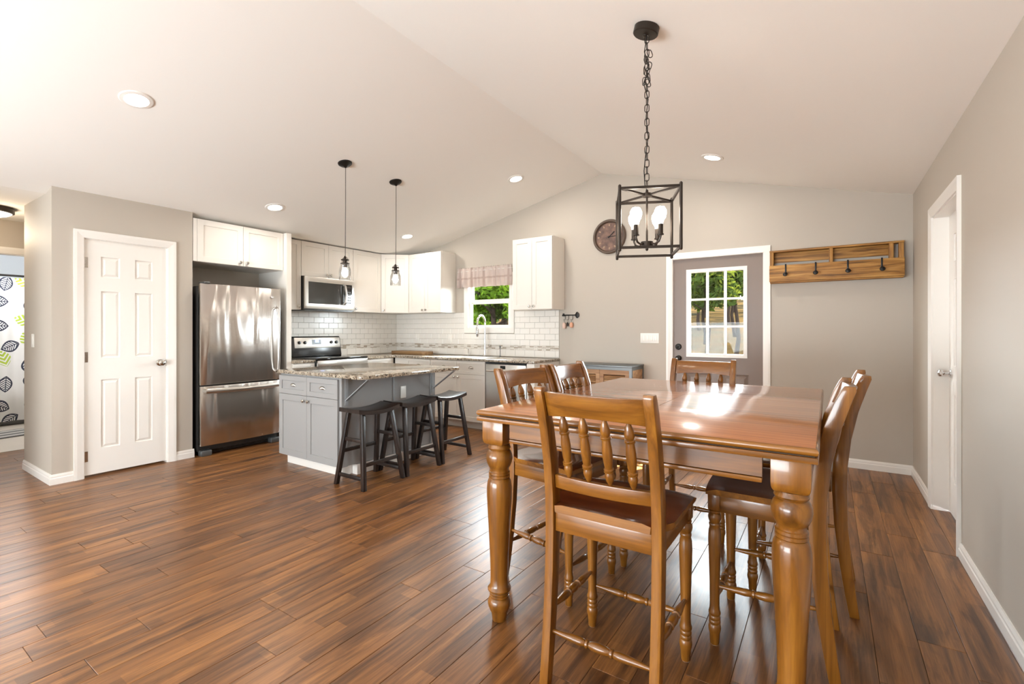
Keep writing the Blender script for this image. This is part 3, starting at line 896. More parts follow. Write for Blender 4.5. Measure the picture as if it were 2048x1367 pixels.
# ------------------------------------------------------------------ backsplash tiles, children of the walls
def splash(parent, label, u0, u1, P, holes, z0=0.908, z1=1.518, start=0.0):
    """P(u, z, d) with d out of the wall"""
    mb = MB()
    us = [u0, u1]; zs = [z0, z1]
    for h in holes: us += [max(h[0], u0), min(h[1], u1)]; zs += [h[2], min(h[3], z1)]
    grid_panel(mb, us, zs, holes, lambda u, v, d: P(u, v, 0.004 - d), 0.0035)
    back = mb.build('backsplash', M['grout'], parent, smooth=0)
    TW, TH, G = 0.1524, 0.0762, 0.0028
    rows = []
    z = z1
    while z - TH > 1.066 - 0.03:
        rows.append((z - TH, z)); z -= TH
    band = (z - 0.062, z)
    rows.append((z0 + 0.001, z - 0.062))
    cache = {}
    def tile(a, b, c, d):
        key = (round(b - a, 4), round(d - c, 4))
        if key[0] < 0.008 or key[1] < 0.008: return
        hw, hh = key[0] / 2, key[1] / 2; e = 0.003
        if key not in cache:
            t = MB()
            t.rings([[P(x, y, 0.0) for x, y in ((-hw, -hh), (hw, -hh), (hw, hh), (-hw, hh))],
                     [P(x, y, 0.0035) for x, y in ((-hw, -hh), (hw, -hh), (hw, hh), (-hw, hh))],
                     [P(x, y, 0.005) for x, y in ((-hw + e, -hh + e), (hw - e, -hh + e), (hw - e, hh - e), (-hw + e, hh - e))]])
            base = Vector(P(0, 0, 0))
            t.v = [tuple(Vector(v) - base) for v in t.v]
            o = t.build('tile', M['tile'], back, smooth=0)
            cache[key] = o.data
        else:
            o = bpy.data.objects.new('tile', cache[key]); COL.objects.link(o); o.parent = back
        o.location = P((a + b) / 2, (c + d) / 2, 0.0042)
    for i, (c, d) in enumerate(rows):
        u = u0 - start - (TW / 2 if i % 2 else 0)
        while u < u1:
            a, b = max(u, u0) + G / 2, min(u + TW, u1) - G / 2
            u += TW
            if b - a < 0.012: continue
            pieces = [(a, b, c + G / 2, d - G / 2)]
            for h in holes:
                out = []
                for (pa, pb, pc, pd) in pieces:
                    if pb <= h[0] or pa >= h[1] or pd <= h[2] or pc >= h[3]:
                        out.append((pa, pb, pc, pd)); continue
                    if pa < h[0]: out.append((pa, h[0], pc, pd))
                    if pb > h[1]: out.append((h[1], pb, pc, pd))
                    if pc < h[2]: out.append((max(pa, h[0]), min(pb, h[1]), pc, h[2]))
                pieces = out
            for p in pieces: tile(*p)
    m = MB()
    c = band[0]
    for r in range(4):
        u = u0 + 0.002 - (r % 2) * 0.03
        while u < u1 - 0.004:
            a, b = max(u, u0 + 0.002), min(u + 0.06, u1 - 0.002)
            u += 0.062
            if b - a > 0.004:
                x0, y0, z0_ = P(a, c + r * 0.0155 + 0.0008, 0.0042); x1, y1, z1_ = P(b, c + r * 0.0155 + 0.0145, 0.0075)
                m.box(min(x0, x1), max(x0, x1), min(y0, y1), max(y0, y1), z0_, z1_)
    o = m.build('mosaic_strip', M['mosaic'], back, smooth=0); o['kind'] = 'stuff'
    return back
splash(wall_back, '', XK + 0.006, -2.848, lambda u, z, d: (u, YB - d, z), [(WIN_K[0] - 0.034, WIN_K[1] + 0.034, WIN_K[2] - 0.034, 3.0)])
splash(wall_kitchen, '', 3.198, YB - 0.006, lambda u, z, d: (XK + d, u, z), [(3.50, 4.262, 0.90, 1.02)])

# wall plates
def plate(name, label, cat, loc, rz, n, w, h, parent=None, rocker=True):
    t = thing(name, label, cat, loc, rz) if parent is None else parent
    MB().box(-w / 2, w / 2, -0.006, -0.0005, -h / 2, h / 2).build('cover', M['plastic'], t, bevel=0.002)
    for k in range(n):
        x = (k - (n - 1) / 2) * 0.046
        MB().box(x - 0.016, x + 0.016, -0.010, -0.0062, -0.033, 0.033).build('rocker', M['plastic'], t, bevel=0.0015)
    return t
plate('switch_plate', 'white four-gang switch plate beside the brown door', 'light switch', (-1.691, YB, 1.172), 0, 4, 0.212, 0.114)
plate('switch_plate', 'single white switch plate on the hall corner wall', 'light switch', (-5.80, 1.154, 1.17), 0, 1, 0.072, 0.116)
plate('outlet_plate', 'white outlet plate on the tiles under the corner wall cabinets', 'outlet', (-5.33, YB - 0.0085, 1.15), 0, 1, 0.072, 0.114)
plate('outlet_plate', 'white outlet plate on the tiles beside the window', 'outlet', (-4.664, YB - 0.0085, 1.15), 0, 1, 0.072, 0.114)

# ------------------------------------------------------------------ refrigerator. local x along +Y, front -y -> +X
t = thing('refrigerator', 'stainless steel refrigerator with bottom freezer drawer', 'refrigerator', (-5.17, 2.222, 0), R(90))
fw_ = 0.83
MB().box(0, fw_, 0.075, 0.60, 0.045, 1.705).build('cabinet', M['darkside'], t, bevel=0.004)
def bowed(x0, x1, z0, z1, y0, bulge, y1):
    n = 8
    poly = [(x0, y1)] + [(x0 + (x1 - x0) * k / n, y0 - bulge * (1 - (2 * k / n - 1) ** 2)) for k in range(n + 1)] + [(x1, y1)]
    return MB().prism(poly, z0, z1, 'z')
bowed(0.002, fw_ - 0.002, 0.712, 1.728, 0.012, 0.014, 0.07).build('door', M['steel'], t, bevel=0.005)
bowed(0.002, fw_ - 0.002, 0.105, 0.700, 0.012, 0.014, 0.07).build('freezer_drawer', M['steel'], t, bevel=0.005)
hp = [(fw_ - 0.055, 0.006, 0.80), (fw_ - 0.058, -0.03, 0.82), (fw_ - 0.062, -0.055, 0.95), (fw_ - 0.066, -0.066, 1.16), (fw_ - 0.062, -0.055, 1.38), (fw_ - 0.058, -0.03, 1.50), (fw_ - 0.055, 0.006, 1.52)]
MB().tube(hp, 0.014, 10).build('door_handle', M['steelx'], t)
hp = [(0.03, 0.008, 0.655), (0.035, -0.03, 0.655), (0.2, -0.052, 0.652), (0.415, -0.06, 0.65), (0.63, -0.052, 0.652), (0.795, -0.03, 0.655), (0.80, 0.008, 0.655)]
MB().tube(hp, 0.017, 10, flat=1.4).build('drawer_handle', M['steelx'], t)
MB().box(0.03, 0.085, 0.0, 0.12, 1.729, 1.748).build('hinge_cover', M['pewter'], t, bevel=0.005)
MB().box(0.1, fw_ - 0.1, 0.08, 0.12, 0.012, 0.10).build('kick_grille', M['black'], t, smooth=0)
for x in (0.01, fw_ - 0.11): MB().box(x, x + 0.10, 0.012, 0.10, 0.0, 0.06).build('foot', M['pewter'], t, bevel=0.012)
mb = MB(); mb.lathe([(0.018, 0), (0.018, 0.003), (0.015, 0.004)], 20, (fw_ - 0.11, 0.0045, 1.63), (0, -1, 0)); mb.build('badge', M['chrome'], t)

# ------------------------------------------------------------------ microwave
t = thing('microwave', 'stainless over-range microwave under the short wall cabinet', 'microwave', (-5.41, 3.495, 0), R(90))
w = 0.752
MB().box(0, w, 0.02, 0.38, 1.522, 1.942).build('body', M['black'], t, smooth=0)
mb = MB(); grid_panel(mb, [0.0, w, 0.055, w - 0.045], [1.535, 1.94, 1.60, 1.875], [(0.055, w - 0.045, 1.60, 1.875)], lambda u, v, d: (u, 0.0 + d, v), 0.018)
mb.build('face_frame', M['steelx'], t, bevel=0.003)
MB().box(0.056, 0.585, 0.005, 0.016, 1.601, 1.874).build('door_glass', M['greyglass'], t, smooth=0)
MB().box(0.588, w - 0.046, 0.003, 0.016, 1.601, 1.874).build('control_panel', M['blackglass'], t, smooth=0)
MB().tube([(0.575, 0.003, 1.605), (0.575, -0.03, 1.63), (0.585, -0.042, 1.74), (0.575, -0.03, 1.85), (0.575, 0.003, 1.872)], 0.016, 10).build('handle', M['steelx'], t)
for i in range(3):
    for j in range(5):
        MB().box(0.615 + i * 0.026, 0.633 + i * 0.026, 0.001, 0.0029, 1.62 + j * 0.036, 1.64 + j * 0.036).build('button', M['pewter'], t, smooth=0)
MB().box(0.612, 0.69, 0.001, 0.0029, 1.825, 1.86).build('display', M['greyglass'], t, smooth=0)
MB().box(0.02, w - 0.02, 0.03, 0.36, 1.512, 1.5215).build('vent_grille', M['black'], t, smooth=0)

# ------------------------------------------------------------------ range
t = thing('cooking_range', 'black and stainless electric range with blue-lit control panel', 'stove', (-5.145, 3.488, 0), R(90))
w = 0.758
MB().box(0.002, w - 0.002, 0.03, 0.64, 0.02, 0.895).build('body', M['black'], t, smooth=0)
MB().box(0.0, w, -0.005, 0.60, 0.896, 0.921).build('cooktop', M['blackglass'], t, bevel=0.005)
MB().box(0.004, w - 0.004, -0.03, 0.028, 0.27, 0.80).build('oven_door', M['steelx'], t, bevel=0.006)
MB().box(0.13, w - 0.13, -0.032, -0.0305, 0.36, 0.66).build('oven_window', M['blackglass'], t, smooth=0)
MB().box(0.004, w - 0.004, -0.012, 0.028, 0.805, 0.893).build('front_rail', M['steelx'], t, bevel=0.006)
MB().tube([(0.05, -0.03, 0.76), (0.055, -0.07, 0.76), (w - 0.055, -0.07, 0.76), (w - 0.05, -0.03, 0.76)], 0.012, 10).build('oven_handle', M['steelx'], t)
MB().box(0.004, w - 0.004, -0.025, 0.028, 0.05, 0.262).build('storage_drawer', M['steelx'], t, bevel=0.006)
MB().prism([(0.53, 0.921), (0.645, 0.921), (0.645, 1.182), (0.585, 1.182), (0.568, 1.155), (0.548, 1.02)], 0.012, w - 0.012, 'x').build('backguard', M['black'], t, bevel=0.006)
# stainless control fascia, tilted
T = Matrix.Translation((0, 0.550, 1.028)) @ Matrix.Rotation(R(-8.5), 4, 'X')
mb = MB(); mb.T = T; mb.box(0.05, w - 0.025, -0.008, 0.004, 0.0, 0.140); fas = mb.build('control_fascia', M['steelx'], t, bevel=0.004)
for x in (0.115, 0.195, w - 0.165, w - 0.085):
    mb = MB(); mb.T = T; mb.lathe([(0.021, 0.0), (0.020, 0.014), (0.012, 0.016), (0.012, 0.022), (0.003, 0.023)], 16, (x, -0.0082, 0.072), (0, -1, 0)); mb.build('burner_knob', M['black'], t)
mb = MB(); mb.T = T; mb.box(0.30, 0.44, -0.0095, -0.0083, 0.045, 0.110); mb.build('keypad', M['pewter'], t, smooth=0)
mb = MB(); mb.T = T; mb.box(0.345, 0.405, -0.0105, -0.0097, 0.070, 0.107); mb.build('clock_display', M['lcd'], t, smooth=0)

# ------------------------------------------------------------------ island
IX0, IX1, IY0, IY1 = -4.333, -3.44, 2.555, 3.70
t = thing('kitchen_island', 'grey kitchen island with two drawers over two doors', 'kitchen island', (IX0, IY0, 0), 0)
w = IX1 - IX0; dp = IY1 - IY0
MB().box(0, w, 0.0, dp, 0.095, 0.858).build('body', M['gray'], t, smooth=0)
MB().box(0.02, w - 0.055, 0.055, dp - 0.02, 0.0005, 0.094).build('toe_kick', M['trim'], t, smooth=0)
MB().box(w - 0.05, w + 0.014, 0.16, dp, 0.0005, 0.088).build('base_trim', M['trim'], t, smooth=0)
h1 = w / 2 - 0.008
for x0, x1, kx in ((0.0, h1, h1 - 0.035), (h1, w - 0.016, h1 + 0.035)):
    shaker(t, x0, x1, 0.67, 0.842, M['gray'], 'drawer', .045, cup=True)
    shaker(t, x0, x1, 0.098, 0.67, M['gray'], kn=(kx, .625))
for y0, y1 in ((-0.001, 0.06), (0.585, 0.625), (dp - 0.06, dp)):
    MB().box(w + 0.0005, w + 0.016, y0, y1, 0.096, 0.856).build('batten', M['gray'], t, smooth=0)
for y in (0.045, dp - 0.03):
    mb = MB(); mb.bar((w + 0.0175, y, 0.66), (w + 0.30, y, 0.851), 0.03, 0.006); mb.build('bracket_brace', M['bracket'], t, smooth=0)
    MB().box(w + 0.0165, w + 0.022, y - 0.016, y + 0.016, 0.62, 0.845).build('bracket_leg', M['bracket'], t, smooth=0)
    MB().box(w + 0.0165, w + 0.31, y - 0.016, y + 0.016, 0.852, 0.857).build('bracket_arm', M['bracket'], t, smooth=0)
MB().box(w + 0.001, w + 0.0075, 0.675, 0.745, 0.605, 0.720).build('outlet_cover', M['plastic'], t, bevel=0.002)
t = thing('island_countertop', 'speckled brown granite slab overhanging the grey island', 'countertop')
poly = []
def rc(cx, cyy, r, a0, a1): return [(cx + r * math.cos(R(a)), cyy + r * math.sin(R(a))) for a in arc(6, a0, a1)]
cx0, cx1, cy0, cy1 = -4.352, -3.115, 2.515, 3.742
poly = rc(cx0 + .03, cy0 + .03, .03, 180, 270) + rc(cx1 - .06, cy0 + .06, .06, 270, 360) + rc(cx1 - .03, cy1 - .03, .03, 0, 90) + rc(cx0 + .03, cy1 - .03, .03, 90, 180)
MB().prism(poly, 0.8585, 0.890, 'z').build('slab', M['granite'], t, bevel=0.005)

# ------------------------------------------------------------------ saddle stools.  local: long side along y
def stool(label, x, y, rz):
    t = thing('saddle_stool', label, 'stool', (x, y, 0), rz, 'saddle stools at the kitchen island')
    return t
def stool_parts(t):
    hs = 0.635
    mb = MB()
    n = 14
    top = []; W_, L_ = 0.125, 0.213
    rr = []
    for k in range(n + 1):
        u = -1 + 2 * k / n
        y = L_ * u
        dz = 0.026 * u * u - 0.026
        rr.append([(-W_, y, hs + dz - 0.036), (W_, y, hs + dz - 0.036), (W_, y, hs + dz - 0.006), (W_ - 0.012, y, hs + dz), (0, y, hs + dz - 0.006), (-W_ + 0.012, y, hs + dz), (-W_, y, hs + dz - 0.006)])
    mb.rings(rr); mb.build('seat', M['darky'], t, bevel=0.0)
    lg = {}
    for sx in (-1, 1):
        for sy in (-1, 1):
            a = Vector((sx * 0.085, sy * 0.150, hs - 0.045)); b = Vector((sx * 0.170, sy * 0.205, 0.0))
            q = 0.017
            mb = MB()
            mb.rings([[(p.x - q, p.y - q, p.z), (p.x + q, p.y - q, p.z), (p.x + q, p.y + q, p.z), (p.x - q, p.y + q, p.z)] for p in (b, a)])
            mb.build('leg', M['darkz'], t, bevel=0.003)
            lg[sx, sy] = (a, b)
    def at(sx, sy, z):
        a, b = lg[sx, sy]; f = z / a.z
        return b + (a - b) * f
    for sy in (-1, 1):
        for z in (0.085, 0.375):
            p, q = at(-1, sy, z), at(1, sy, z)
            mb = MB(); mb.bar(p + Vector((.018, 0, 0)), q - Vector((.018, 0, 0)), 0.018, 0.028); mb.build('stretcher', M['darkx'], t, bevel=0.002)
    for sx, z in ((1, 0.19), (-1, 0.27)):
        p, q = at(sx, -1, z), at(sx, 1, z)
        mb = MB(); mb.bar(p + Vector((0, .018, 0)), q - Vector((0, .018, 0)), 0.018, 0.028); mb.build('stretcher', M['darky'], t, bevel=0.002)
s1 = stool('dark saddle stool at the drawer end of the island', -3.195, 2.665, 0); stool_parts(s1)
for lab, x, y, rz in (('dark saddle stool in the middle of the three at the island', -3.195, 3.122, 0),
                      ('dark saddle stool at the window end of the island', -3.200, 3.582, 0)):
    o = copy_tree(s1); o.location = (x, y, 0); o.rotation_euler = (0, 0, rz); o['label'] = lab

# ------------------------------------------------------------------ dining table
TX0, TX1, TY0, TY1, TZ = -1.265, -0.022, 1.625, 3.340, 0.914
t = thing('dining_table', 'counter-height honey oak dining table with turned legs', 'table', ((TX0 + TX1) / 2, (TY0 + TY1) / 2, 0))
tw, tl = (TX1 - TX0) / 2, (TY1 - TY0) / 2
s0, s1_ = 2.188 - (TY0 + TY1) / 2, 2.645 - (TY0 + TY1) / 2
def board(x0, x1, y0, y1, rx0, rx1, ry0, ry1):
    """tabletop board with a rounded outer edge on the flagged sides"""
    r = 0.009
    mb = MB()
    rings = []
    for a in arc(5, -60, 60):
        k = r * (1 - math.cos(R(a))) * 1.9
        z = 0.902 + 0.012 * math.sin(R(a)) / math.sin(R(60))
        X0, X1, Y0, Y1 = x0 + (k if rx0 else 0), x1 - (k if rx1 else 0), y0 + (k if ry0 else 0), y1 - (k if ry1 else 0)
        rings.append([(X0, Y0, z), (X1, Y0, z), (X1, Y1, z), (X0, Y1, z)])
    mb.rings(rings)
    for q_, f_ in enumerate(mb.f): mb.mi[q_] = 0 if all(mb.v[i_][2] > 0.9135 for i_ in f_) else 1
    return mb
g = 0.0013
board(-tw, tw, -tl, s0 - g, 1, 1, 1, 0).build('end_board', [M['top'], M['oakx']], t, smooth=40)
board(-tw, tw, s1_ + g, tl, 1, 1, 0, 1).build('end_board', [M['top'], M['oakx']], t, smooth=40)
board(-tw, -g, s0 + g, s1_ - g, 1, 0, 0, 0).build('leaf', [M['top'], M['oakx']], t, smooth=40)
board(g, tw, s0 + g, s1_ - g, 0, 1, 0, 0).build('leaf', [M['top'], M['oakx']], t, smooth=40)
MB().box(-tw + .001, tw - .001, -tl + .001, tl - .001, 0.868, 0.8865).build('edge_band', M['oakx'], t, bevel=0.003)
MB().box(-tw + .010, tw - .010, -tl + .010, tl - .010, 0.887, 0.8899).build('groove', M['seam'], t, smooth=0)
li = 0.099
ap0, ap1 = 0.783, 0.8675
for sy in (-1, 1):
    mb = MB(); y = sy * (tl - 0.047)
    mb.box(-tw + li + .05, tw - li - .05, y - .011, y + .011, ap0 + .018, ap1); ap = mb.build('apron', M['oakx'], t, smooth=0)
    MB().box(-tw + li + .05, tw - li - .05, y - .015, y + .015, ap0, ap0 + .0155).build('apron_bead', M['oakx'], ap, bevel=0.003)
for sx in (-1, 1):
    mb = MB(); x = sx * (tw - 0.047)
    mb.box(x - .011, x + .011, -tl + li + .05, tl - li - .05, ap0 + .018, ap1); ap = mb.build('apron', M['oaky'], t, smooth=0)
    MB().box(x - .015, x + .015, -tl + li + .05, tl - li - .05, ap0, ap0 + .0155).build('apron_bead', M['oaky'], ap, bevel=0.003)
LEG = [(0.028, 0.0), (0.031, 0.004), (0.035, 0.035), (0.036, 0.042), (0.041, 0.045), (0.042, 0.05), (0.046, 0.058), (0.0505, 0.073), (0.049, 0.088), (0.043, 0.099), (0.040, 0.102),
       (0.043, 0.105), (0.043, 0.111), (0.040, 0.113), (0.042, 0.116), (0.042, 0.122), (0.040, 0.124), (0.044, 0.128), (0.050, 0.134), (0.0505, 0.140), (0.046, 0.146), (0.040, 0.156), (0.0385, 0.19),
       (0.041, 0.28), (0.046, 0.38), (0.051, 0.47), (0.0545, 0.54), (0.0545, 0.575), (0.051, 0.603), (0.045, 0.617), (0.042, 0.619), (0.046, 0.622), (0.046, 0.631), (0.043, 0.633),
       (0.046, 0.636), (0.046, 0.645), (0.042, 0.648), (0.0415, 0.660), (0.047, 0.668), (0.054, 0.684), (0.0575, 0.702), (0.056, 0.720), (0.049, 0.735), (0.043, 0.740), (0.047, 0.744), (0.0495, 0.750), (0.047, 0.757), (0.044, 0.765)]
leg0 = None
for sx in (-1, 1):
    for sy in (-1, 1):
        if leg0 is None:
            mb = MB(); mb.lathe(LEG, 32)
            # square block with eased lower corners
            b = 0.0535
            rings = []
            for z, k in ((0.7655, 0.80), (0.768, 0.86), (0.774, 0.93), (0.783, 0.98), (0.795, 1.0), (0.867, 1.0)):
                c = b * k
                rings.append([(-c, -c, z), (c, -c, z), (c, c, z), (-c, c, z)])
            o = mb.build('leg', M['oakz'], t, smooth=40)
            mb = MB(); mb.rings(rings)
            o2 = mb.build('leg_block', M['oakz'], o, bevel=0.003)
            leg0 = (o.data, o2.data)
        else:
            o = bpy.data.objects.new('leg', leg0[0]); COL.objects.link(o); o.parent = t
            o2 = bpy.data.objects.new('leg_block', leg0[1]); COL.objects.link(o2); o2.parent = o
        o.location = (sx * (tw - li + 0.027), sy * (tl - li + 0.027), 0)

# ------------------------------------------------------------------ counter-height chairs.  local: faces +y
def chair_parts(t):
    yz = [(-0.212, 0.0), (-0.196, 0.10), (-0.178, 0.24), (-0.163, 0.40), (-0.157, 0.55), (-0.160, 0.66), (-0.174, 0.78), (-0.200, 0.90), (-0.232, 1.00), (-0.250, 1.045), (-0.254, 1.060)]
    dd = [0.038, 0.042, 0.047, 0.052, 0.056, 0.056, 0.054, 0.052, 0.049, 0.044, 0.032]
    def post_y(z):
        for (y0, z0), (y1, z1) in zip(yz, yz[1:]):
            if z0 <= z <= z1: return y0 + (y1 - y0) * (z - z0) / (z1 - z0)
        return yz[-1][0]
    for sx in (-1, 1):
        x = sx * 0.193; hw = 0.0165
        mb = MB()
        mb.rings([[(x - hw, y - d / 2, z), (x + hw, y - d / 2, z), (x + hw, y + d / 2, z), (x - hw, y + d / 2, z)] for (y, z), d in zip(yz, dd)])
        mb.build('back_post', M['oakz'], t, bevel=0.003)
        mb = MB(); mb.lathe([(0.014, -0.001), (0.014, 0.0005)], 10, (x, -0.212, 0)); mb.build('foot_pad', M['rubber'], t)
    # crest rail, bowed backwards
    def rail(name, z0, z1, bow, sag, th, nx=14):
        mb = MB(); rr = []
        for k in range(nx + 1):
            u = -1 + 2 * k / nx
            x = 0.1755 * u
            by = -bow * (1 - u * u)
            zb = z0 + sag * (1 - u * u)
            y0, y1 = post_y(z0) + by + 0.004, post_y(z1) + by + 0.004
            rr.append([(x, y0 - th / 2, zb), (x, y0 + th / 2, zb), (x, y1 + th / 2, z1), (x, y1 - th / 2, z1)])
        mb.rings(rr); return mb.build(name, M['oakx'], t, bevel=0.003)
    rail('crest_rail', 0.955, 1.044, 0.026, 0.010, 0.024)
    rail('lower_rail', 0.690, 0.738, 0.018, 0.0, 0.026)
    SP = [(0.005, 0.0), (0.0080, 0.02), (0.0135, 0.09), (0.0165, 0.15), (0.0170, 0.19), (0.0150, 0.225), (0.0130, 0.238), (0.0178, 0.246), (0.0182, 0.256), (0.0135, 0.264), (0.0182, 0.273), (0.0178, 0.284), (0.0130, 0.292),
          (0.0140, 0.32), (0.0168, 0.45), (0.0170, 0.55), (0.0150, 0.66), (0.0128, 0.725), (0.0174, 0.735), (0.0174, 0.748), (0.0128, 0.757), (0.0174, 0.767), (0.0174, 0.780), (0.0128, 0.79), (0.0155, 0.82), (0.0160, 0.86), (0.0120, 0.93), (0.0065, 0.985), (0.0050, 1.0)]
    for u in (-0.117, -0.039, 0.039, 0.117):
        k = 1 - (u / 0.1755) ** 2
        a = Vector((u, post_y(0.738) - 0.018 * k + 0.004, 0.736)); b = Vector((u, post_y(0.955) - 0.026 * k + 0.004, 0.955 + 0.010 * k + 0.002))
        d = b - a; L_ = d.length
        mb = MB(); mb.lathe([(r, (1 - h) * L_) for r, h in SP][::-1], 14, a, d); mb.build('spindle', M['oakz'], t)
    # seat: scooped board
    mb = MB(); nx, ny = 12, 10
    top = [[None] * (ny + 1) for _ in range(nx + 1)]; bot = [[None] * (ny + 1) for _ in range(nx + 1)]
    for i in range(nx + 1):
        for j in range(ny + 1):
            u = -1 + 2 * i / nx; v = j / ny
            hw = 0.174 + 0.052 * min(1, v * 6)
            x = hw * u
            y = -0.182 + 0.412 * v - 0.012 * u * u * (v > 0.5) * (v - 0.5) * 2
            dz = -0.010 * (1 - u ** 4) * (1 - (2 * v - 1) ** 6) + 0.004 * (1 - u * u) * v - (0.012 if j == ny else 0) - (0.006 if abs(u) == 1 else 0)
            top[i][j] = mb.pt((x, y, 0.634 + dz)); bot[i][j] = mb.pt((x * 0.985, y, 0.604))
    for i in range(nx):
        for j in range(ny):
            mb.cur = 0; mb.face((top[i][j], top[i + 1][j], top[i + 1][j + 1], top[i][j + 1]))
            mb.cur = 1; mb.face((bot[i][j], bot[i][j + 1], bot[i + 1][j + 1], bot[i + 1][j]))
    mb.cur = 1
    for i in range(nx):
        mb.face((top[i][0], bot[i][0], bot[i + 1][0], top[i + 1][0])); mb.face((top[i][ny], top[i + 1][ny], bot[i + 1][ny], bot[i][ny]))
    for j in range(ny):
        mb.face((top[0][j], top[0][j + 1], bot[0][j + 1], bot[0][j])); mb.face((top[nx][j], bot[nx][j], bot[nx][j + 1], top[nx][j + 1]))
    mb.build('seat', [M['seat'], M['oakx']], t, smooth=50)
    MB().box(-0.174, 0.174, -0.174, -0.156, 0.535, 0.602).build('back_apron', M['oakx'], t, bevel=0.002)
    MB().box(-0.165, 0.165, 0.188, 0.206, 0.535, 0.6035).build('front_apron', M['oakx'], t, bevel=0.002)
    for sx in (-1, 1):
        x = sx * 0.196
        MB().box(x - .009, x + .009, -0.128, 0.170, 0.535, 0.6035).build('side_apron', M['oaky'], t, bevel=0.002)
    FL = [(0.014, 0.0), (0.017, 0.004), (0.0195, 0.045), (0.0225, 0.055), (0.0240, 0.066), (0.0225, 0.078), (0.0195, 0.083), (0.0220, 0.088), (0.0220, 0.096), (0.0195, 0.100), (0.0215, 0.105), (0.0215, 0.112), (0.0190, 0.117), (0.0225, 0.123), (0.0230, 0.13), (0.0195, 0.14), (0.0180, 0.16),
          (0.0195, 0.26), (0.0225, 0.36), (0.0245, 0.42), (0.0230, 0.455), (0.0190, 0.472), (0.0215, 0.477), (0.0215, 0.484), (0.0190, 0.488), (0.0225, 0.497), (0.0250, 0.508), (0.0235, 0.519), (0.0195, 0.526), (0.0215, 0.530), (0.0215, 0.536), (0.0180, 0.540)]
    for sx in (-1, 1):
        x = sx * 0.192
        mb = MB(); mb.lathe(FL, 18, (x, 0.19, 0)); lo = mb.build('front_leg', M['oakz'], t, smooth=40)
        MB().box(x - .0225, x + .0225, 0.1675, 0.2125, 0.5405, 0.6035).build('leg_block', M['oakz'], lo, bevel=0.004)
        mb = MB(); mb.lathe([(0.0145, -0.001), (0.0145, 0.0003)], 12, (x, 0.19, 0)); mb.build('foot_pad', M['rubber'], t)
    STP = [(0.0070, 0.0), (0.0085, 0.06), (0.0135, 0.22), (0.0150, 0.29), (0.0125, 0.345), (0.0100, 0.355), (0.0150, 0.365), (0.0150, 0.385), (0.0100, 0.395), (0.0145, 0.43), (0.0165, 0.5), (0.0145, 0.57), (0.0100, 0.605), (0.0150, 0.615), (0.0150, 0.635), (0.0100, 0.645), (0.0125, 0.655), (0.0150, 0.71), (0.0135, 0.78), (0.0085, 0.94), (0.0070, 1.0)]
    def stretch(a, b, axis):
        a, b = Vector(a), Vector(b); L_ = (b - a).length
        mb = MB(); mb.lathe([(r, h * L_) for r, h in STP], 14, a, b - a); mb.build('stretcher', M['oak' + axis], t)
    stretch((-0.178, post_y(0.18), 0.18), (0.178, post_y(0.18), 0.18), 'x')
    stretch((-0.172, 0.19, 0.175), (0.172, 0.19, 0.175), 'x')
    for sx in (-1, 1):
        stretch((sx * 0.193, post_y(0.255) + 0.022, 0.25), (sx * 0.192, 0.172, 0.235), 'y')
CH = 'oak chairs round the counter-height table'
ch = thing('dining_chair', 'oak spindle-back chair at the table end away from the brown door', 'chair', (-0.645, 1.690, 0), R(0), CH)
chair_parts(ch)
for lab, x, y, rz in (
        ('oak spindle-back chair beside the table leg facing the kitchen island', -1.150, 2.175, -98),
        ('oak spindle-back chair on the kitchen side, nearer the louvred console', -1.100, 2.640, -90),
        ('oak spindle-back chair at the table end before the brown door', -0.720, 3.225, 180),
        ('oak spindle-back chair tucked in on the bare-wall side of the table', -0.190, 2.235, 90),
        ('oak spindle-back chair on the bare-wall side, pulled slightly out toward the corner', -0.116, 2.765, 90)):
    o = copy_tree(ch); o.location = (x, y, 0); o.rotation_euler = (0, 0, R(rz)); o['label'] = lab

# ------------------------------------------------------------------ ceiling lights
def slope_rot(x):
    return math.atan(-ML) if x < RX else math.atan(-MR)
def downlight(label, x, y):
    z = ceil_z(x)
    t = thing('recessed_light', label, 'ceiling light', (x, y, z - 0.0005), 0, 'recessed ceiling lights')
    t.rotation_euler = (0, slope_rot(x), 0)
    mb = MB(); n = 28
    prof = [(0.066, -0.004), (0.068, -0.009), (0.090, -0.006), (0.095, 0.0), (0.066, 0.0)]
    mb.rings([[(r * math.cos(2 * math.pi * k / n), r * math.sin(2 * math.pi * k / n), h) for k in range(n)] for r, h in prof], closed=True)
    mb.build('trim_ring', M['trim'], t)
    mb = MB(); mb.lathe([(0.0655, -0.0045), (0.0655, -0.0005)], 28); mb.build('lens', M['lens'], t)
    L = add_light('downlight_glow', 'AREA', (0, 0, -0.012), 9.0, (1.0, 0.93, 0.84), shape='DISK', size=0.12)
    L.parent = t
for lab, x, y in (('glowing recessed ceiling light nearest the pantry wall and hall', -3.80, 1.245), ('glowing recessed ceiling light in front of the refrigerator cabinet', -4.80, 2.765),
                  ('glowing recessed ceiling light above the sink side of the kitchen', -2.95, 4.52), ('glowing recessed ceiling light above the kitchen corner cabinets', -4.785, 4.62),
                  ('glowing recessed ceiling light over the entry by the brown door', -0.858, 4.515)):
    downlight(lab, x, y)

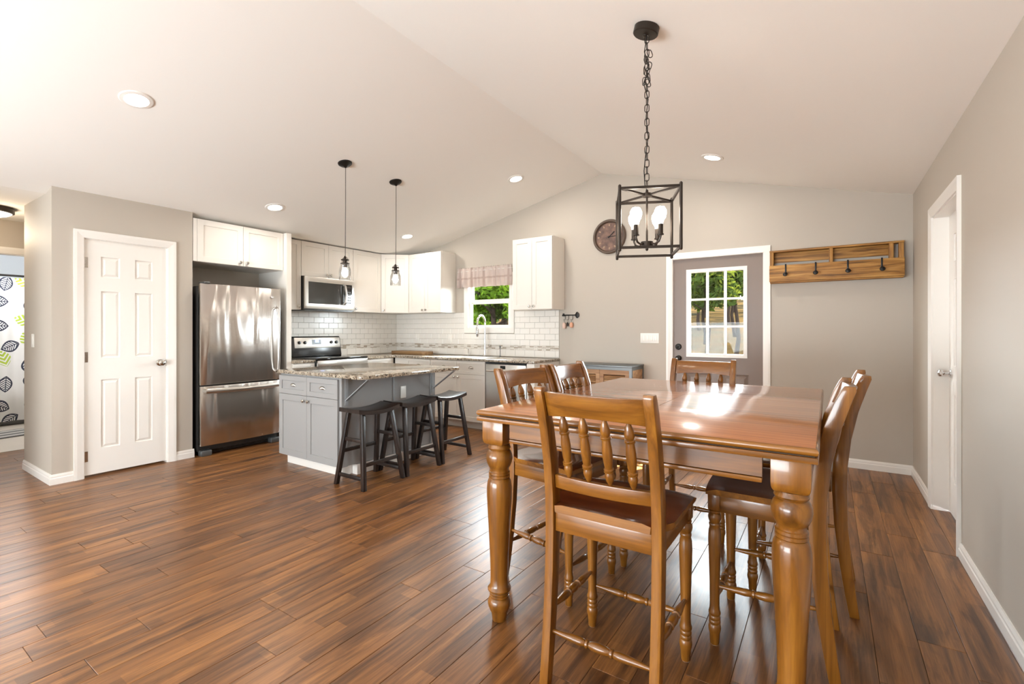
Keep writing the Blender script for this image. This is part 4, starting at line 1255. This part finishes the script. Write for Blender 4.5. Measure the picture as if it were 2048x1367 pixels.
def pendant(label, x, y):
    z = ceil_z(x)
    t = thing('pendant_lamp', label, 'pendant lamp', (x, y, 0), 0, 'pendant lamps over the island')
    mb = MB(); mb.T = Matrix.Translation((0, 0, z - 0.001)) @ Matrix.Rotation(slope_rot(x), 4, 'Y')
    mb.lathe([(0.064, 0.0), (0.062, -0.008), (0.045, -0.022), (0.02, -0.030), (0.008, -0.045), (0.003, -0.048)][::-1], 24); mb.build('canopy', M['iron'], t)
    MB().tube([(0.008, 0, z - 0.04), (0.008, 0, 2.4), (0.004, 0, 1.935)], 0.0028, 6).build('cord', M['iron'], t)
    mb = MB(); mb.lathe([(0.006, 1.945), (0.012, 1.930), (0.016, 1.918), (0.036, 1.912), (0.036, 1.906), (0.018, 1.902), (0.018, 1.882), (0.040, 1.878), (0.040, 1.871), (0.022, 1.867), (0.020, 1.842), (0.015, 1.838)][::-1], 20); mb.build('socket', M['bronze'], t)
    for s in (-1, 1):
        MB().tube([(s * 0.038, 0, 1.874), (s * 0.043, 0, 1.90), (s * 0.036, 0, 1.925), (s * 0.014, 0, 1.934)], 0.0022, 6).build('bail_wire', M['bronze'], t)
    mb = MB(); n = 20
    prof = [(0.038, 1.870), (0.040, 1.85), (0.050, 1.825), (0.053, 1.80), (0.053, 1.725), (0.051, 1.725), (0.051, 1.80), (0.048, 1.824), (0.038, 1.849), (0.036, 1.870)]
    mb.rings([[(r * math.cos(2 * math.pi * k / n), r * math.sin(2 * math.pi * k / n), h) for k in range(n)] for r, h in prof], closed=True)
    mb.build('glass_shade', M['jar'], t)
    mb = MB(); mb.lathe([(0.003, 1.752), (0.016, 1.757), (0.027, 1.772), (0.030, 1.788), (0.026, 1.808), (0.016, 1.826), (0.013, 1.8375)], 16); mb.build('bulb', M['bulb2'], t)
pendant('glass jar pendant lamp over the drawer end of the island', -3.712, 2.805)
pendant('glass jar pendant lamp over the window end of the island', -3.728, 3.435)

# lantern over the table
LX, LY = -0.757, 2.362
t = thing('lantern_chandelier', 'black iron box lantern with four glowing bulbs over the table', 'chandelier', (LX, LY, 0), R(23.6))
h_, z0, z1 = 0.140, 1.645, 1.940
for sx in (-1, 1):
    for sy in (-1, 1):
        mb = MB(); mb.lathe([(0.003, -0.012), (0.0075, -0.008), (0.0075, z1 - z0 + 0.008), (0.003, z1 - z0 + 0.013)], 10, (sx * h_, sy * h_, z0)); mb.build('cage_post', M['bronze'], t)
for z in (z0 + 0.006, z1 - 0.006):
    for s in (-1, 1):
        MB().box(-h_ + .006, h_ - .006, s * h_ - .005, s * h_ + .005, z - .006, z + .006).build('cage_rail', M['bronze'], t, smooth=0)
        MB().box(s * h_ - .005, s * h_ + .005, -h_ + .006, h_ - .006, z - .006, z + .006).build('cage_rail', M['bronze'], t, smooth=0)
for a, b in ((-1, -1), (-1, 1), (1, -1), (1, 1)):
    mb = MB(); mb.bar((a * (h_ - .006), b * (h_ - .006), z1 - 0.006), (a * 0.012, b * 0.012, z1 - 0.006), 0.012, 0.008); mb.build('cross_bar', M['bronze'], t, smooth=0)
MB().lathe([(0.024, z1 - 0.014), (0.024, z1 + 0.002), (0.008, z1 + 0.006), (0.006, z1 + 0.02)], 16).build('hub', M['bronze'], t)
MB().lathe([(0.003, 1.655), (0.007, 1.660), (0.007, 1.672), (0.030, 1.676), (0.030, 1.70), (0.005, 1.704), (0.005, z1 - 0.015)], 16).build('stem', M['bronze'], t)
for k in range(4):
    a = R(45 + 90 * k); c, s = math.cos(a), math.sin(a); r = 0.082
    MB().tube([(0.028 * c, 0.028 * s, 1.688), (0.05 * c, 0.05 * s, 1.684), (0.072 * c, 0.072 * s, 1.692), (r * c, r * s, 1.712), (r * c, r * s, 1.725)], 0.005, 8).build('arm', M['bronze'], t)
    mb = MB(); mb.lathe([(0.016, 1.722), (0.016, 1.727), (0.0125, 1.728), (0.0125, 1.775), (0.006, 1.776)], 14, (r * c, r * s, 0)); mb.build('candle_socket', M['bronze'], t)
    mb = MB(); mb.lathe([(0.012, 1.7765), (0.014, 1.79), (0.024, 1.805), (0.0285, 1.825), (0.0275, 1.842), (0.019, 1.857), (0.004, 1.862)], 16, (r * c, r * s, 0)); mb.build('bulb', M['bulb'], t)
zc = ceil_z(LX)
mb = MB(); mb.T = Matrix.Translation((0, 0, zc - 0.001)) @ Matrix.Rotation(R(-23.6), 4, 'Z') @ Matrix.Rotation(slope_rot(LX), 4, 'Y')
mb.lathe([(0.062, 0.0), (0.062, -0.032), (0.058, -0.036), (0.012, -0.037), (0.011, -0.044), (0.004, -0.046)][::-1], 32); mb.build('ceiling_plate', M['bronze'], t)
# chain: hanging links plus a bunched surplus loop near the top
def link(p, ang, tilt=0.0, L_=0.040, w_=0.0105):
    pts = []
    for a in arc(5, 0, 180): pts.append((w_ * math.cos(R(a)), 0, L_ / 2 - w_ + w_ * math.sin(R(a))))
    for a in arc(5, 180, 360): pts.append((w_ * math.cos(R(a)), 0, -L_ / 2 + w_ + w_ * math.sin(R(a))))
    mb = MB(); mb.T = Matrix.Translation(p) @ Matrix.Rotation(ang, 4, 'Z') @ Matrix.Rotation(tilt, 4, 'Y')
    mb.tube(pts, 0.0022, 6, closed=True); mb.build('chain_link', M['bronze'], t)
z = zc - 0.062; k = 0
while z > z1 + 0.03:
    link((0, 0, z), R(90 * (k % 2) - 20), 0); z -= 0.0345; k += 1
for k in range(9):
    link((0.014 * math.cos(k * 2.2), 0.014 * math.sin(k * 2.2), zc - 0.135 - 0.019 * k), R(70 * k), R(18 * ((k % 3) - 1)))
cp = [(0, 0.0, zc - 0.04), (-0.012, 0.004, zc - 0.12), (0.010, 0.006, zc - 0.2), (-0.016, 0, zc - 0.28), (0.006, 0.004, zc - 0.36), (-0.004, 0.003, zc - 0.45), (0.006, 0, zc - 0.55), (-0.006, 0.004, zc - 0.64), (-0.014, 0, zc - 0.72), (-0.010, 0, zc - 0.79), (0, 0, z1 + 0.018)]
MB().tube(cp, 0.0026, 6).build('cord', M['iron'], t)

# hall flush light
t = thing('flush_light', 'round flush ceiling light with dark rim in the hall', 'ceiling light', (-6.42, 0.985, ZF - 0.0005))
MB().lathe([(0.15, -0.05), (0.165, -0.045), (0.165, 0.0)], 28).build('rim', M['bronze'], t)
MB().lathe([(0.01, -0.092), (0.07, -0.086), (0.12, -0.070), (0.148, -0.0505)], 28).build('dome', M['dome'], t)
L = add_light('flush_glow', 'POINT', (-6.42, 0.985, ZF - 0.22), 9, (1.0, 0.82, 0.60), shadow_soft_size=0.1)

t = thing('bathroom_fill_lamp', 'unseen round lamp added to brighten the bathroom', 'ceiling light', (-8.1, 1.5, ZF - 0.0005))  # added out of view to lighten the bathroom, no known fixture there
MB().lathe([(0.15, -0.05), (0.165, -0.045), (0.165, 0.0)], 28).build('rim', M['trim'], t)
MB().lathe([(0.01, -0.092), (0.07, -0.086), (0.12, -0.070), (0.148, -0.0505)], 28).build('dome', M['dome'], t)
add_light('bathroom_fill', 'POINT', (-8.1, 1.5, ZF - 0.25), 55, (0.97, 0.98, 1.0), shadow_soft_size=0.12)

# ------------------------------------------------------------------ wall things
t = thing('wall_clock', 'round brown wall clock half hidden behind the lantern', 'clock', (-2.170, YB, 2.375))
n = 40
mb = MB(); prof = [(0.205, 0.0), (0.205, -0.025), (0.195, -0.036), (0.180, -0.036), (0.170, -0.022), (0.170, 0.0)]
mb.rings([[(r * math.cos(2 * math.pi * k / n), d - 0.0005, r * math.sin(2 * math.pi * k / n)) for k in range(n)] for r, d in prof], closed=True); mb.build('rim', M['rimbrown'], t)
mb = MB(); mb.lathe([(0.1695, 0.0005), (0.1695, 0.012)], 40, (0, 0, 0), (0, -1, 0)); face = mb.build('face', M['clock'], t)
for k in range(12):
    a = R(30 * k)
    mb = MB(); mb.bar((0.125 * math.sin(a), -0.0132, 0.125 * math.cos(a)), (0.15 * math.sin(a), -0.0132, 0.15 * math.cos(a)), 0.016, 0.002, (0, 1, 0)); mb.build('numeral', M['brass'], face, smooth=0)
for a, l, w in ((48, 0.085, 0.009), (88, 0.115, 0.007)):
    a = R(a); mb = MB(); mb.bar((-0.02 * math.sin(a), -0.0165, -0.02 * math.cos(a)), (l * math.sin(a), -0.0165, l * math.cos(a)), w, 0.002, (0, 1, 0)); mb.build('hand', M['black'], t, smooth=0)
mb = MB(); mb.lathe([(0.009, 0.0125), (0.009, 0.02)], 14, (0, 0, 0), (0, -1, 0)); mb.build('hub', M['black'], t)

# coat rack of reclaimed pallet boards
t = thing('coat_rack', 'rustic pallet-wood coat rack with four black hooks', 'coat rack', (-0.480, YB, 1.719))
Lr = 1.028; dR = 0.085
y0 = -0.0008
MB().box(0, Lr - .10, -0.022, y0, 0.205, 0.300).build('upper_board', M['palx'], t, bevel=0.003)
MB().box(0, Lr, -dR, y0, 0.3005, 0.318).build('shelf_board', M['palx'], t, bevel=0.003)
MB().box(0, Lr, -dR - 0.018, -dR - 0.0005, 0.012, 0.170).build('front_board', M['palx'], t, bevel=0.003)
MB().box(0.004, Lr - .004, -dR - 0.004, y0, 0.0, 0.0115).build('bottom_board', M['palx'], t, bevel=0.002)
for x in (0.002, 0.485, Lr - 0.105):
    MB().box(x, x + 0.032, -dR, -0.0225, 0.0125, 0.300).build('upright', M['palz'], t, bevel=0.002)
MB().box(Lr - 0.038, Lr - 0.004, -dR, -0.0225, 0.0125, 0.300).build('upright', M['palz'], t, bevel=0.002)
for x in (0.139, 0.382, 0.628, 0.872):
    yb_ = -dR - 0.0185
    mb = MB(); mb.box(x - .007, x + .007, yb_ - 0.004, yb_, 0.085, 0.178); hk = mb.build('hook', M['iron'], t, bevel=0.001)
    MB().tube([(x, yb_ - 0.003, 0.10), (x, yb_ - 0.022, 0.082), (x, yb_ - 0.04, 0.075), (x, yb_ - 0.052, 0.085)], 0.005, 8).build('hook_arm', M['iron'], hk)
    mb = MB(); mb.lathe([(0.004, -0.004), (0.016, 0.0), (0.021, 0.008), (0.018, 0.017), (0.004, 0.022)], 14, (x, yb_ - 0.05, 0.073), (0, -1, 0.25)); mb.build('hook_tip', M['iron'], hk)

# key-shaped hook rail with small hanging cups
t = thing('hook_rail', 'black key-shaped hook rail beside the wall cabinet', 'hook rail', (-2.69, YB, 1.452))
MB().tube([(-0.088, -0.012, 0), (0.075, -0.012, 0)], 0.0075, 8).build('bar', M['iron'], t)
for dx, dz in ((-0.092, 0.012), (-0.099, -0.004), (-0.083, -0.004)):
    mb = MB(); mb.lathe([(0.011, 0.0008), (0.011, 0.018)], 14, (dx, 0, dz), (0, -1, 0)); mb.build('key_bit', M['iron'], t)
mb = MB(); mb.prism([(0.066, 0), (0.088, 0.036), (0.100, 0.040), (0.122, 0.018), (0.126, 0), (0.122, -0.018), (0.100, -0.040), (0.088, -0.036)], -0.02, -0.0008, 'y'); mb.build('key_bow', M['iron'], t, bevel=0.003)
hx = (-0.064, -0.017, 0.038)
for x in hx:
    MB().tube([(x, -0.016, -0.006), (x, -0.018, -0.045), (x - 0.004, -0.022, -0.060), (x - 0.012, -0.028, -0.064), (x - 0.020, -0.030, -0.054)], 0.0028, 6).build('hook', M['iron'], t)
def hang(name, label, cat, x, mat, prof, dz):
    q = thing(name, label, cat, (-2.69 + x - 0.010, YB - 0.029, 1.452 - 0.0665), 0)
    MB().tube([(0.0, 0.0, -0.0035), (0.003, -0.001, -0.02), (0.0, 0.0, dz)], 0.0022, 6).build('loop', M['iron'], q)
    mb = MB(); mb.lathe(prof, 16, (0, 0, dz)); mb.build('cup', mat, q)
hang('measuring_cup', 'tiny spotted measuring cup on the first rail hook', 'measuring cup', hx[0], M['spot'], [(0.004, -0.078), (0.018, -0.074), (0.024, -0.05), (0.024, -0.02), (0.012, 0.0), (0.003, 0.002)], -0.026)
hang('measuring_cup', 'tiny black measuring cup on the middle rail hook', 'measuring cup', hx[1], M['black'], [(0.003, -0.05), (0.012, -0.046), (0.014, -0.02), (0.006, 0.0), (0.002, 0.002)], -0.024)
hang('measuring_cup', 'tiny peach measuring cup on the last rail hook', 'measuring cup', hx[2], M['pinkcer'], [(0.004, -0.068), (0.018, -0.064), (0.023, -0.042), (0.021, -0.018), (0.010, 0.0), (0.003, 0.002)], -0.024)

# window valance on a rod
t = thing('window_valance', 'gathered dusty pink plaid valance over the kitchen window', 'curtain', (-4.01, YB - 0.055, 2.0))
mb = MB(); nx = 160; wv = 0.485
rows = [(0.150, 0.010), (0.128, 0.009), (0.112, 0.004), (0.096, 0.006), (0.03, 0.011), (-0.05, 0.015), (-0.128, 0.019)]
def vy(k, amp):
    u = k / nx
    return amp * (math.sin(u * 74 + 1.3 * math.sin(u * 17)) + 0.4 * math.sin(u * 41))
rr = []
P_ = []
for z, amp in rows:
    P_.append([mb.pt((-wv + 2 * wv * k / nx + (0.02 if z > 0 else 0) * (1 - 2 * k / nx) * z * 6, vy(k, amp), z + 0.006 * math.sin(k * 0.9) * (z > 0.14) - 0.003 * math.sin(k * .23) * (z < 0))) for k in range(nx + 1)])
for a_, b_ in zip(P_, P_[1:]):
    for k in range(nx): mb.face((a_[k], a_[k + 1], b_[k + 1], b_[k]))
cl = mb.build('cloth', M['valance'], t, smooth=60)
so = cl.modifiers.new('thick', 'SOLIDIFY'); so.thickness = 0.002
MB().tube([(-0.475, 0.05, 0.105), (-0.475, 0.0, 0.105), (0.475, 0.0, 0.105), (0.475, 0.05, 0.105)], 0.0035, 8).build('rod', M['plastic'], t)

# louvred console
t = thing('console_cabinet', 'low metal-framed console with louvred wooden doors', 'cabinet', (-2.500, 4.965, 0))
cw, cd, chh = 0.745, 0.39, 0.875
MB().box(-.005, cw + .005, -.005, cd + .002, chh - 0.018, chh).build('top', M['pewter'], t, bevel=0.002)
for s in (0, 1):
    for yy_ in (0, cd - 0.03):
        x = 0 if s == 0 else cw - 0.03
        MB().box(x, x + 0.03, yy_, yy_ + 0.03, 0.0005, chh - 0.0185).build('frame_post', M['pewter'], t, smooth=0)
for z in (0.12, chh - 0.05):
    MB().box(0.0305, cw - 0.0305, 0.0, 0.03, z, z + 0.031).build('frame_rail', M['pewter'], t, smooth=0)
    for x in (0, cw - 0.03):
        MB().box(x, x + 0.03, 0.0305, cd - 0.0305, z, z + 0.031).build('frame_rail', M['pewter'], t, smooth=0)
for x in (0.004, cw - 0.026):
    MB().box(x, x + 0.022, 0.031, cd - 0.031, 0.152, chh - 0.051).build('side_panel', M['acacia'], t, smooth=0)
MB().box(0.031, cw - 0.031, cd - 0.02, cd - 0.004, 0.152, chh - 0.051).build('back_panel', M['acacia'], t, smooth=0)
MB().box(0.031, cw - 0.031, 0.031, cd - 0.031, 0.152, 0.165).build('bottom_shelf', M['acacia'], t, smooth=0)
hw_ = (cw - 0.064) / 2
for k in range(2):
    x0 = 0.032 + k * hw_ + 0.001; x1 = x0 + hw_ - 0.002; za, zb = 0.153, chh - 0.052
    mb = MB(); grid_panel(mb, [x0, x1, x0 + .045, x1 - .045], [za, zb, za + .05, zb - .05], [(x0 + .045, x1 - .045, za + .05, zb - .05)], lambda u, v, d: (u, 0.006 + d, v), 0.02)
    dr = mb.build('door', M['acacia'], t, smooth=0)
    z = za + 0.055
    while z < zb - 0.06:
        mb = MB(); mb.prism([(0.008, z), (0.011, z - 0.002), (0.026, z + 0.014), (0.023, z + 0.017)], x0 + .0455, x1 - .0455, 'x'); mb.build('slat', M['acacia'], dr, smooth=0)
        z += 0.0225
    knob(dr, x1 - 0.02 if k == 0 else x0 + 0.02, 0.53, M['iron'], CK, 0.0055)

# bathroom: curtain, rod, tub, mat
t = thing('shower_curtain', 'white shower curtain printed with navy and green leaves', 'curtain', (-8.98, 1.45, 0))
mb = MB(); nx = 120
cols = []
for z in (1.955, 1.5, 1.0, 0.5, 0.07):
    cols.append([mb.pt((0.028 * math.sin(k * 0.52) + 0.012 * math.sin(k * 0.21), -1.05 + 2.1 * k / nx, z)) for k in range(nx + 1)])
for a_, b_ in zip(cols, cols[1:]):
    for k in range(nx): mb.face((a_[k], a_[k + 1], b_[k + 1], b_[k]))
o = mb.build('cloth', M['curtain'], t, smooth=60)
so = o.modifiers.new('thick', 'SOLIDIFY'); so.thickness = 0.003
t = thing('curtain_rod', 'dark shower rod spanning the bathroom', 'rod', (-8.98, 1.4, 1.985))
MB().tube([(0, -1.296, 0), (0, 1.296, 0)], 0.014, 10).build('rod', M['iron'], t)
t = thing('bathtub', 'grey bathtub behind the shower curtain', 'bathtub', (-9.43, 1.4, 0.005))
mb = MB(); grid_panel(mb, [-.36, .36, -.28, .28], [-1.28, 1.28, -1.2, 1.2], [(-.28, .28, -1.2, 1.2)], lambda u, v, d: (u, v, .5 - d), .5)
mb.build('shell', plain('grey_enamel', sr(120, 120, 118), 0.3), t, bevel=0.01)
MB().box(-.28, .28, -1.2, 1.2, 0.0, 0.08).build('base', M['plastic'], t, smooth=0)
t = thing('bath_mat', 'grey striped bath mat on the bathroom floor', 'mat', (-8.25, 1.40, 0.0045), R(12))
MB().box(-.26, .26, -.40, .40, 0.0, 0.012).build('cloth', M['matcloth'], t, bevel=0.004)

# ------------------------------------------------------------------ outdoors beyond the windows
def gz_(x, y):
    return -0.45 + 0.088 * max(0, y - 8) + 0.10 * math.sin(x * 0.3) * math.cos(y * 0.21)
mb = MB(); nx, ny = 60, 40
G_ = [[mb.pt((-70 + 100 * i / nx, YB + 0.16 + (80 * (j / ny) ** 1.6), gz_(-70 + 100 * i / nx, YB + 0.16 + 80 * (j / ny) ** 1.6))) for j in range(ny + 1)] for i in range(nx + 1)]
for i in range(nx):
    for j in range(ny): mb.face((G_[i][j], G_[i + 1][j], G_[i + 1][j + 1], G_[i][j + 1]))
struct(mb.build('ground', M['ground'], smooth=60), 'dry tan grass slope outside the house')

def leaf_cloud(mb, c, rx, ry, rz, n, size, rg):
    for _ in range(n):
        while True:
            p = Vector((rg.uniform(-1, 1), rg.uniform(-1, 1), rg.uniform(-1, 1)))
            if 0.25 < p.length < 1: break
        p = Vector((p.x * rx, p.y * ry, p.z * rz)) + Vector(c)
        a = Vector((rg.gauss(0, 1), rg.gauss(0, 1), rg.gauss(0, 1))).normalized()
        b = a.orthogonal().normalized(); b.rotate(Matrix.Rotation(rg.random() * 6.28, 3, a))
        s = size * rg.uniform(0.6, 1.3)
        q = a.cross(b)
        i = [mb.pt(p + b * s), mb.pt(p + q * s * 0.5), mb.pt(p - b * s), mb.pt(p - q * s * 0.5)]
        mb.face(i)
def tree(name, label, cat, x, y, h, cr, mat, seed, n=2600, trunk=0.14, base=0.45, size=0.10, group=None):
    rg = random.Random(seed)
    t = thing(name, label, cat, (x, y, gz_(x, y) - 0.05), 0, group)
    lean = rg.uniform(-0.25, 0.25)
    pts = [(lean * (k / 6) ** 2 + 0.06 * math.sin(k * 1.7 + seed), 0.05 * math.cos(k * 2.1), h * 0.82 * k / 6) for k in range(7)]
    MB().tube(pts, [trunk * (1.15 - 0.9 * k / 6) for k in range(7)], 9).build('trunk', M['bark'], t)
    for k in range(5):
        z = h * (base + 0.07 * k); a = rg.uniform(0, 6.28); L_ = cr * rg.uniform(0.6, 0.9)
        MB().tube([(lean * (z / h) ** 2, 0, z), (L_ * 0.5 * math.cos(a), L_ * 0.5 * math.sin(a), z + L_ * 0.3), (L_ * math.cos(a), L_ * math.sin(a), z + L_ * 0.45)], [trunk * 0.4, trunk * 0.25, trunk * 0.1], 6).build('branch', M['bark'], t)
    mb = MB()
    for k in range(9):
        a = rg.uniform(0, 6.28); r = cr * rg.uniform(0.15, 0.7); z = h * rg.uniform(base + 0.1, 0.92)
        leaf_cloud(mb, (r * math.cos(a), r * math.sin(a), z), cr * rg.uniform(0.35, 0.55), cr * rg.uniform(0.35, 0.55), h * rg.uniform(0.10, 0.16), n // 9, size, rg)
    mb.build('crown', M[mat], t, smooth=0)
    return t
TG = 'trees on the slope outside'
spots = [(-0.200, 14.5, 1.10, 'leaf1', 'leafy tree outside the door window, closest to the house'), (-0.146, 17.5, 1.25, 'leaf1', 'straight-trunked tree outside the door window near its hinge side'),
         (-0.205, 20.7, 1.45, 'leaf1', 'slim leaning tree outside the middle door panes'), (-0.152, 24.6, 1.6, 'leaf1', 'darker tree behind the straight one outside the door window'),
         (-0.216, 28.8, 1.8, 'leaf2', 'bright green tree up the slope outside the latch side of the door'), (-0.160, 33.4, 2.0, 'leaf1', 'tree high on the slope outside the door window'),
         (-0.205, 38.6, 2.4, 'leaf1', 'far tree on the slope behind the bright green one'), (-0.150, 44.5, 2.6, 'leaf1', 'farthest tree seen through the door window')]
spots += [(-0.275, 17.0, 1.15, 'leaf1', 'tree past the latch-side edge of the door window'), (-0.085, 20.6, 1.15, 'leaf1', 'tree past the hinge-side edge of the door window')]
for k, (q, y, cr, m_, lab) in enumerate(spots):
    x = q * y
    h = 1.25 + 0.150 * math.hypot(x, y) + (0.9 if y < 19 else 0) - gz_(x, y)
    tree('tree', lab, 'tree', x, y, h, cr, m_, 11 + k, n=3200, group=TG, base=0.40, trunk=0.028 + 0.0022 * y, size=0.05 + 0.0035 * y)
for k, (q, y, cr, m_, lab) in enumerate(((-0.715, 12.6, 1.5, 'leaf2', 'bright green tree outside the upper kitchen window'), (-0.800, 15.6, 1.7, 'leaf2', 'second bright green tree beyond the kitchen window'),
         (-0.690, 18.6, 1.9, 'leaf1', 'darker green tree outside the kitchen window edge'), (-0.775, 23.0, 2.3, 'leaf2', 'far green tree behind the bright pair outside the kitchen window'),
         (-0.680, 27.5, 2.6, 'leaf1', 'farthest dark tree outside the kitchen window'))):
    x = q * y
    h = 1.25 + 0.150 * math.hypot(x, y) + (0.5 if y < 16 else 0) - gz_(x, y)
    tree('tree', lab, 'tree', x, y, h, cr, m_, 31 + k, n=5200, base=0.22, trunk=0.12, size=0.06 + 0.004 * y, group=TG)
for k, (x, y, r, lab) in enumerate(((-7.3, 10.3, 0.7, 'dusty green shrub just outside the kitchen window'), (-9.0, 11.3, 0.75, 'olive shrub beside the dusty one outside the kitchen window'), (-10.9, 12.2, 0.8, 'round olive shrub under the bright green trees'))):
    t = thing('shrub', lab, 'shrub', (x, y, gz_(x, y)), 0, 'shrubs outside the kitchen window')
    mb = MB(); rg = random.Random(60 + k)
    for q in range(4): leaf_cloud(mb, (rg.uniform(-.4, .4) * r, rg.uniform(-.4, .4) * r, r * rg.uniform(.35, .8)), r * .6, r * .6, r * .45, 420, 0.055, rg)
    mb.build('foliage', M['leaf3'], t, smooth=0)
    MB().tube([(0, 0, -0.05), (0.03, 0.02, r * 0.5)], [0.04, 0.02], 7).build('stem', M['bark'], t)
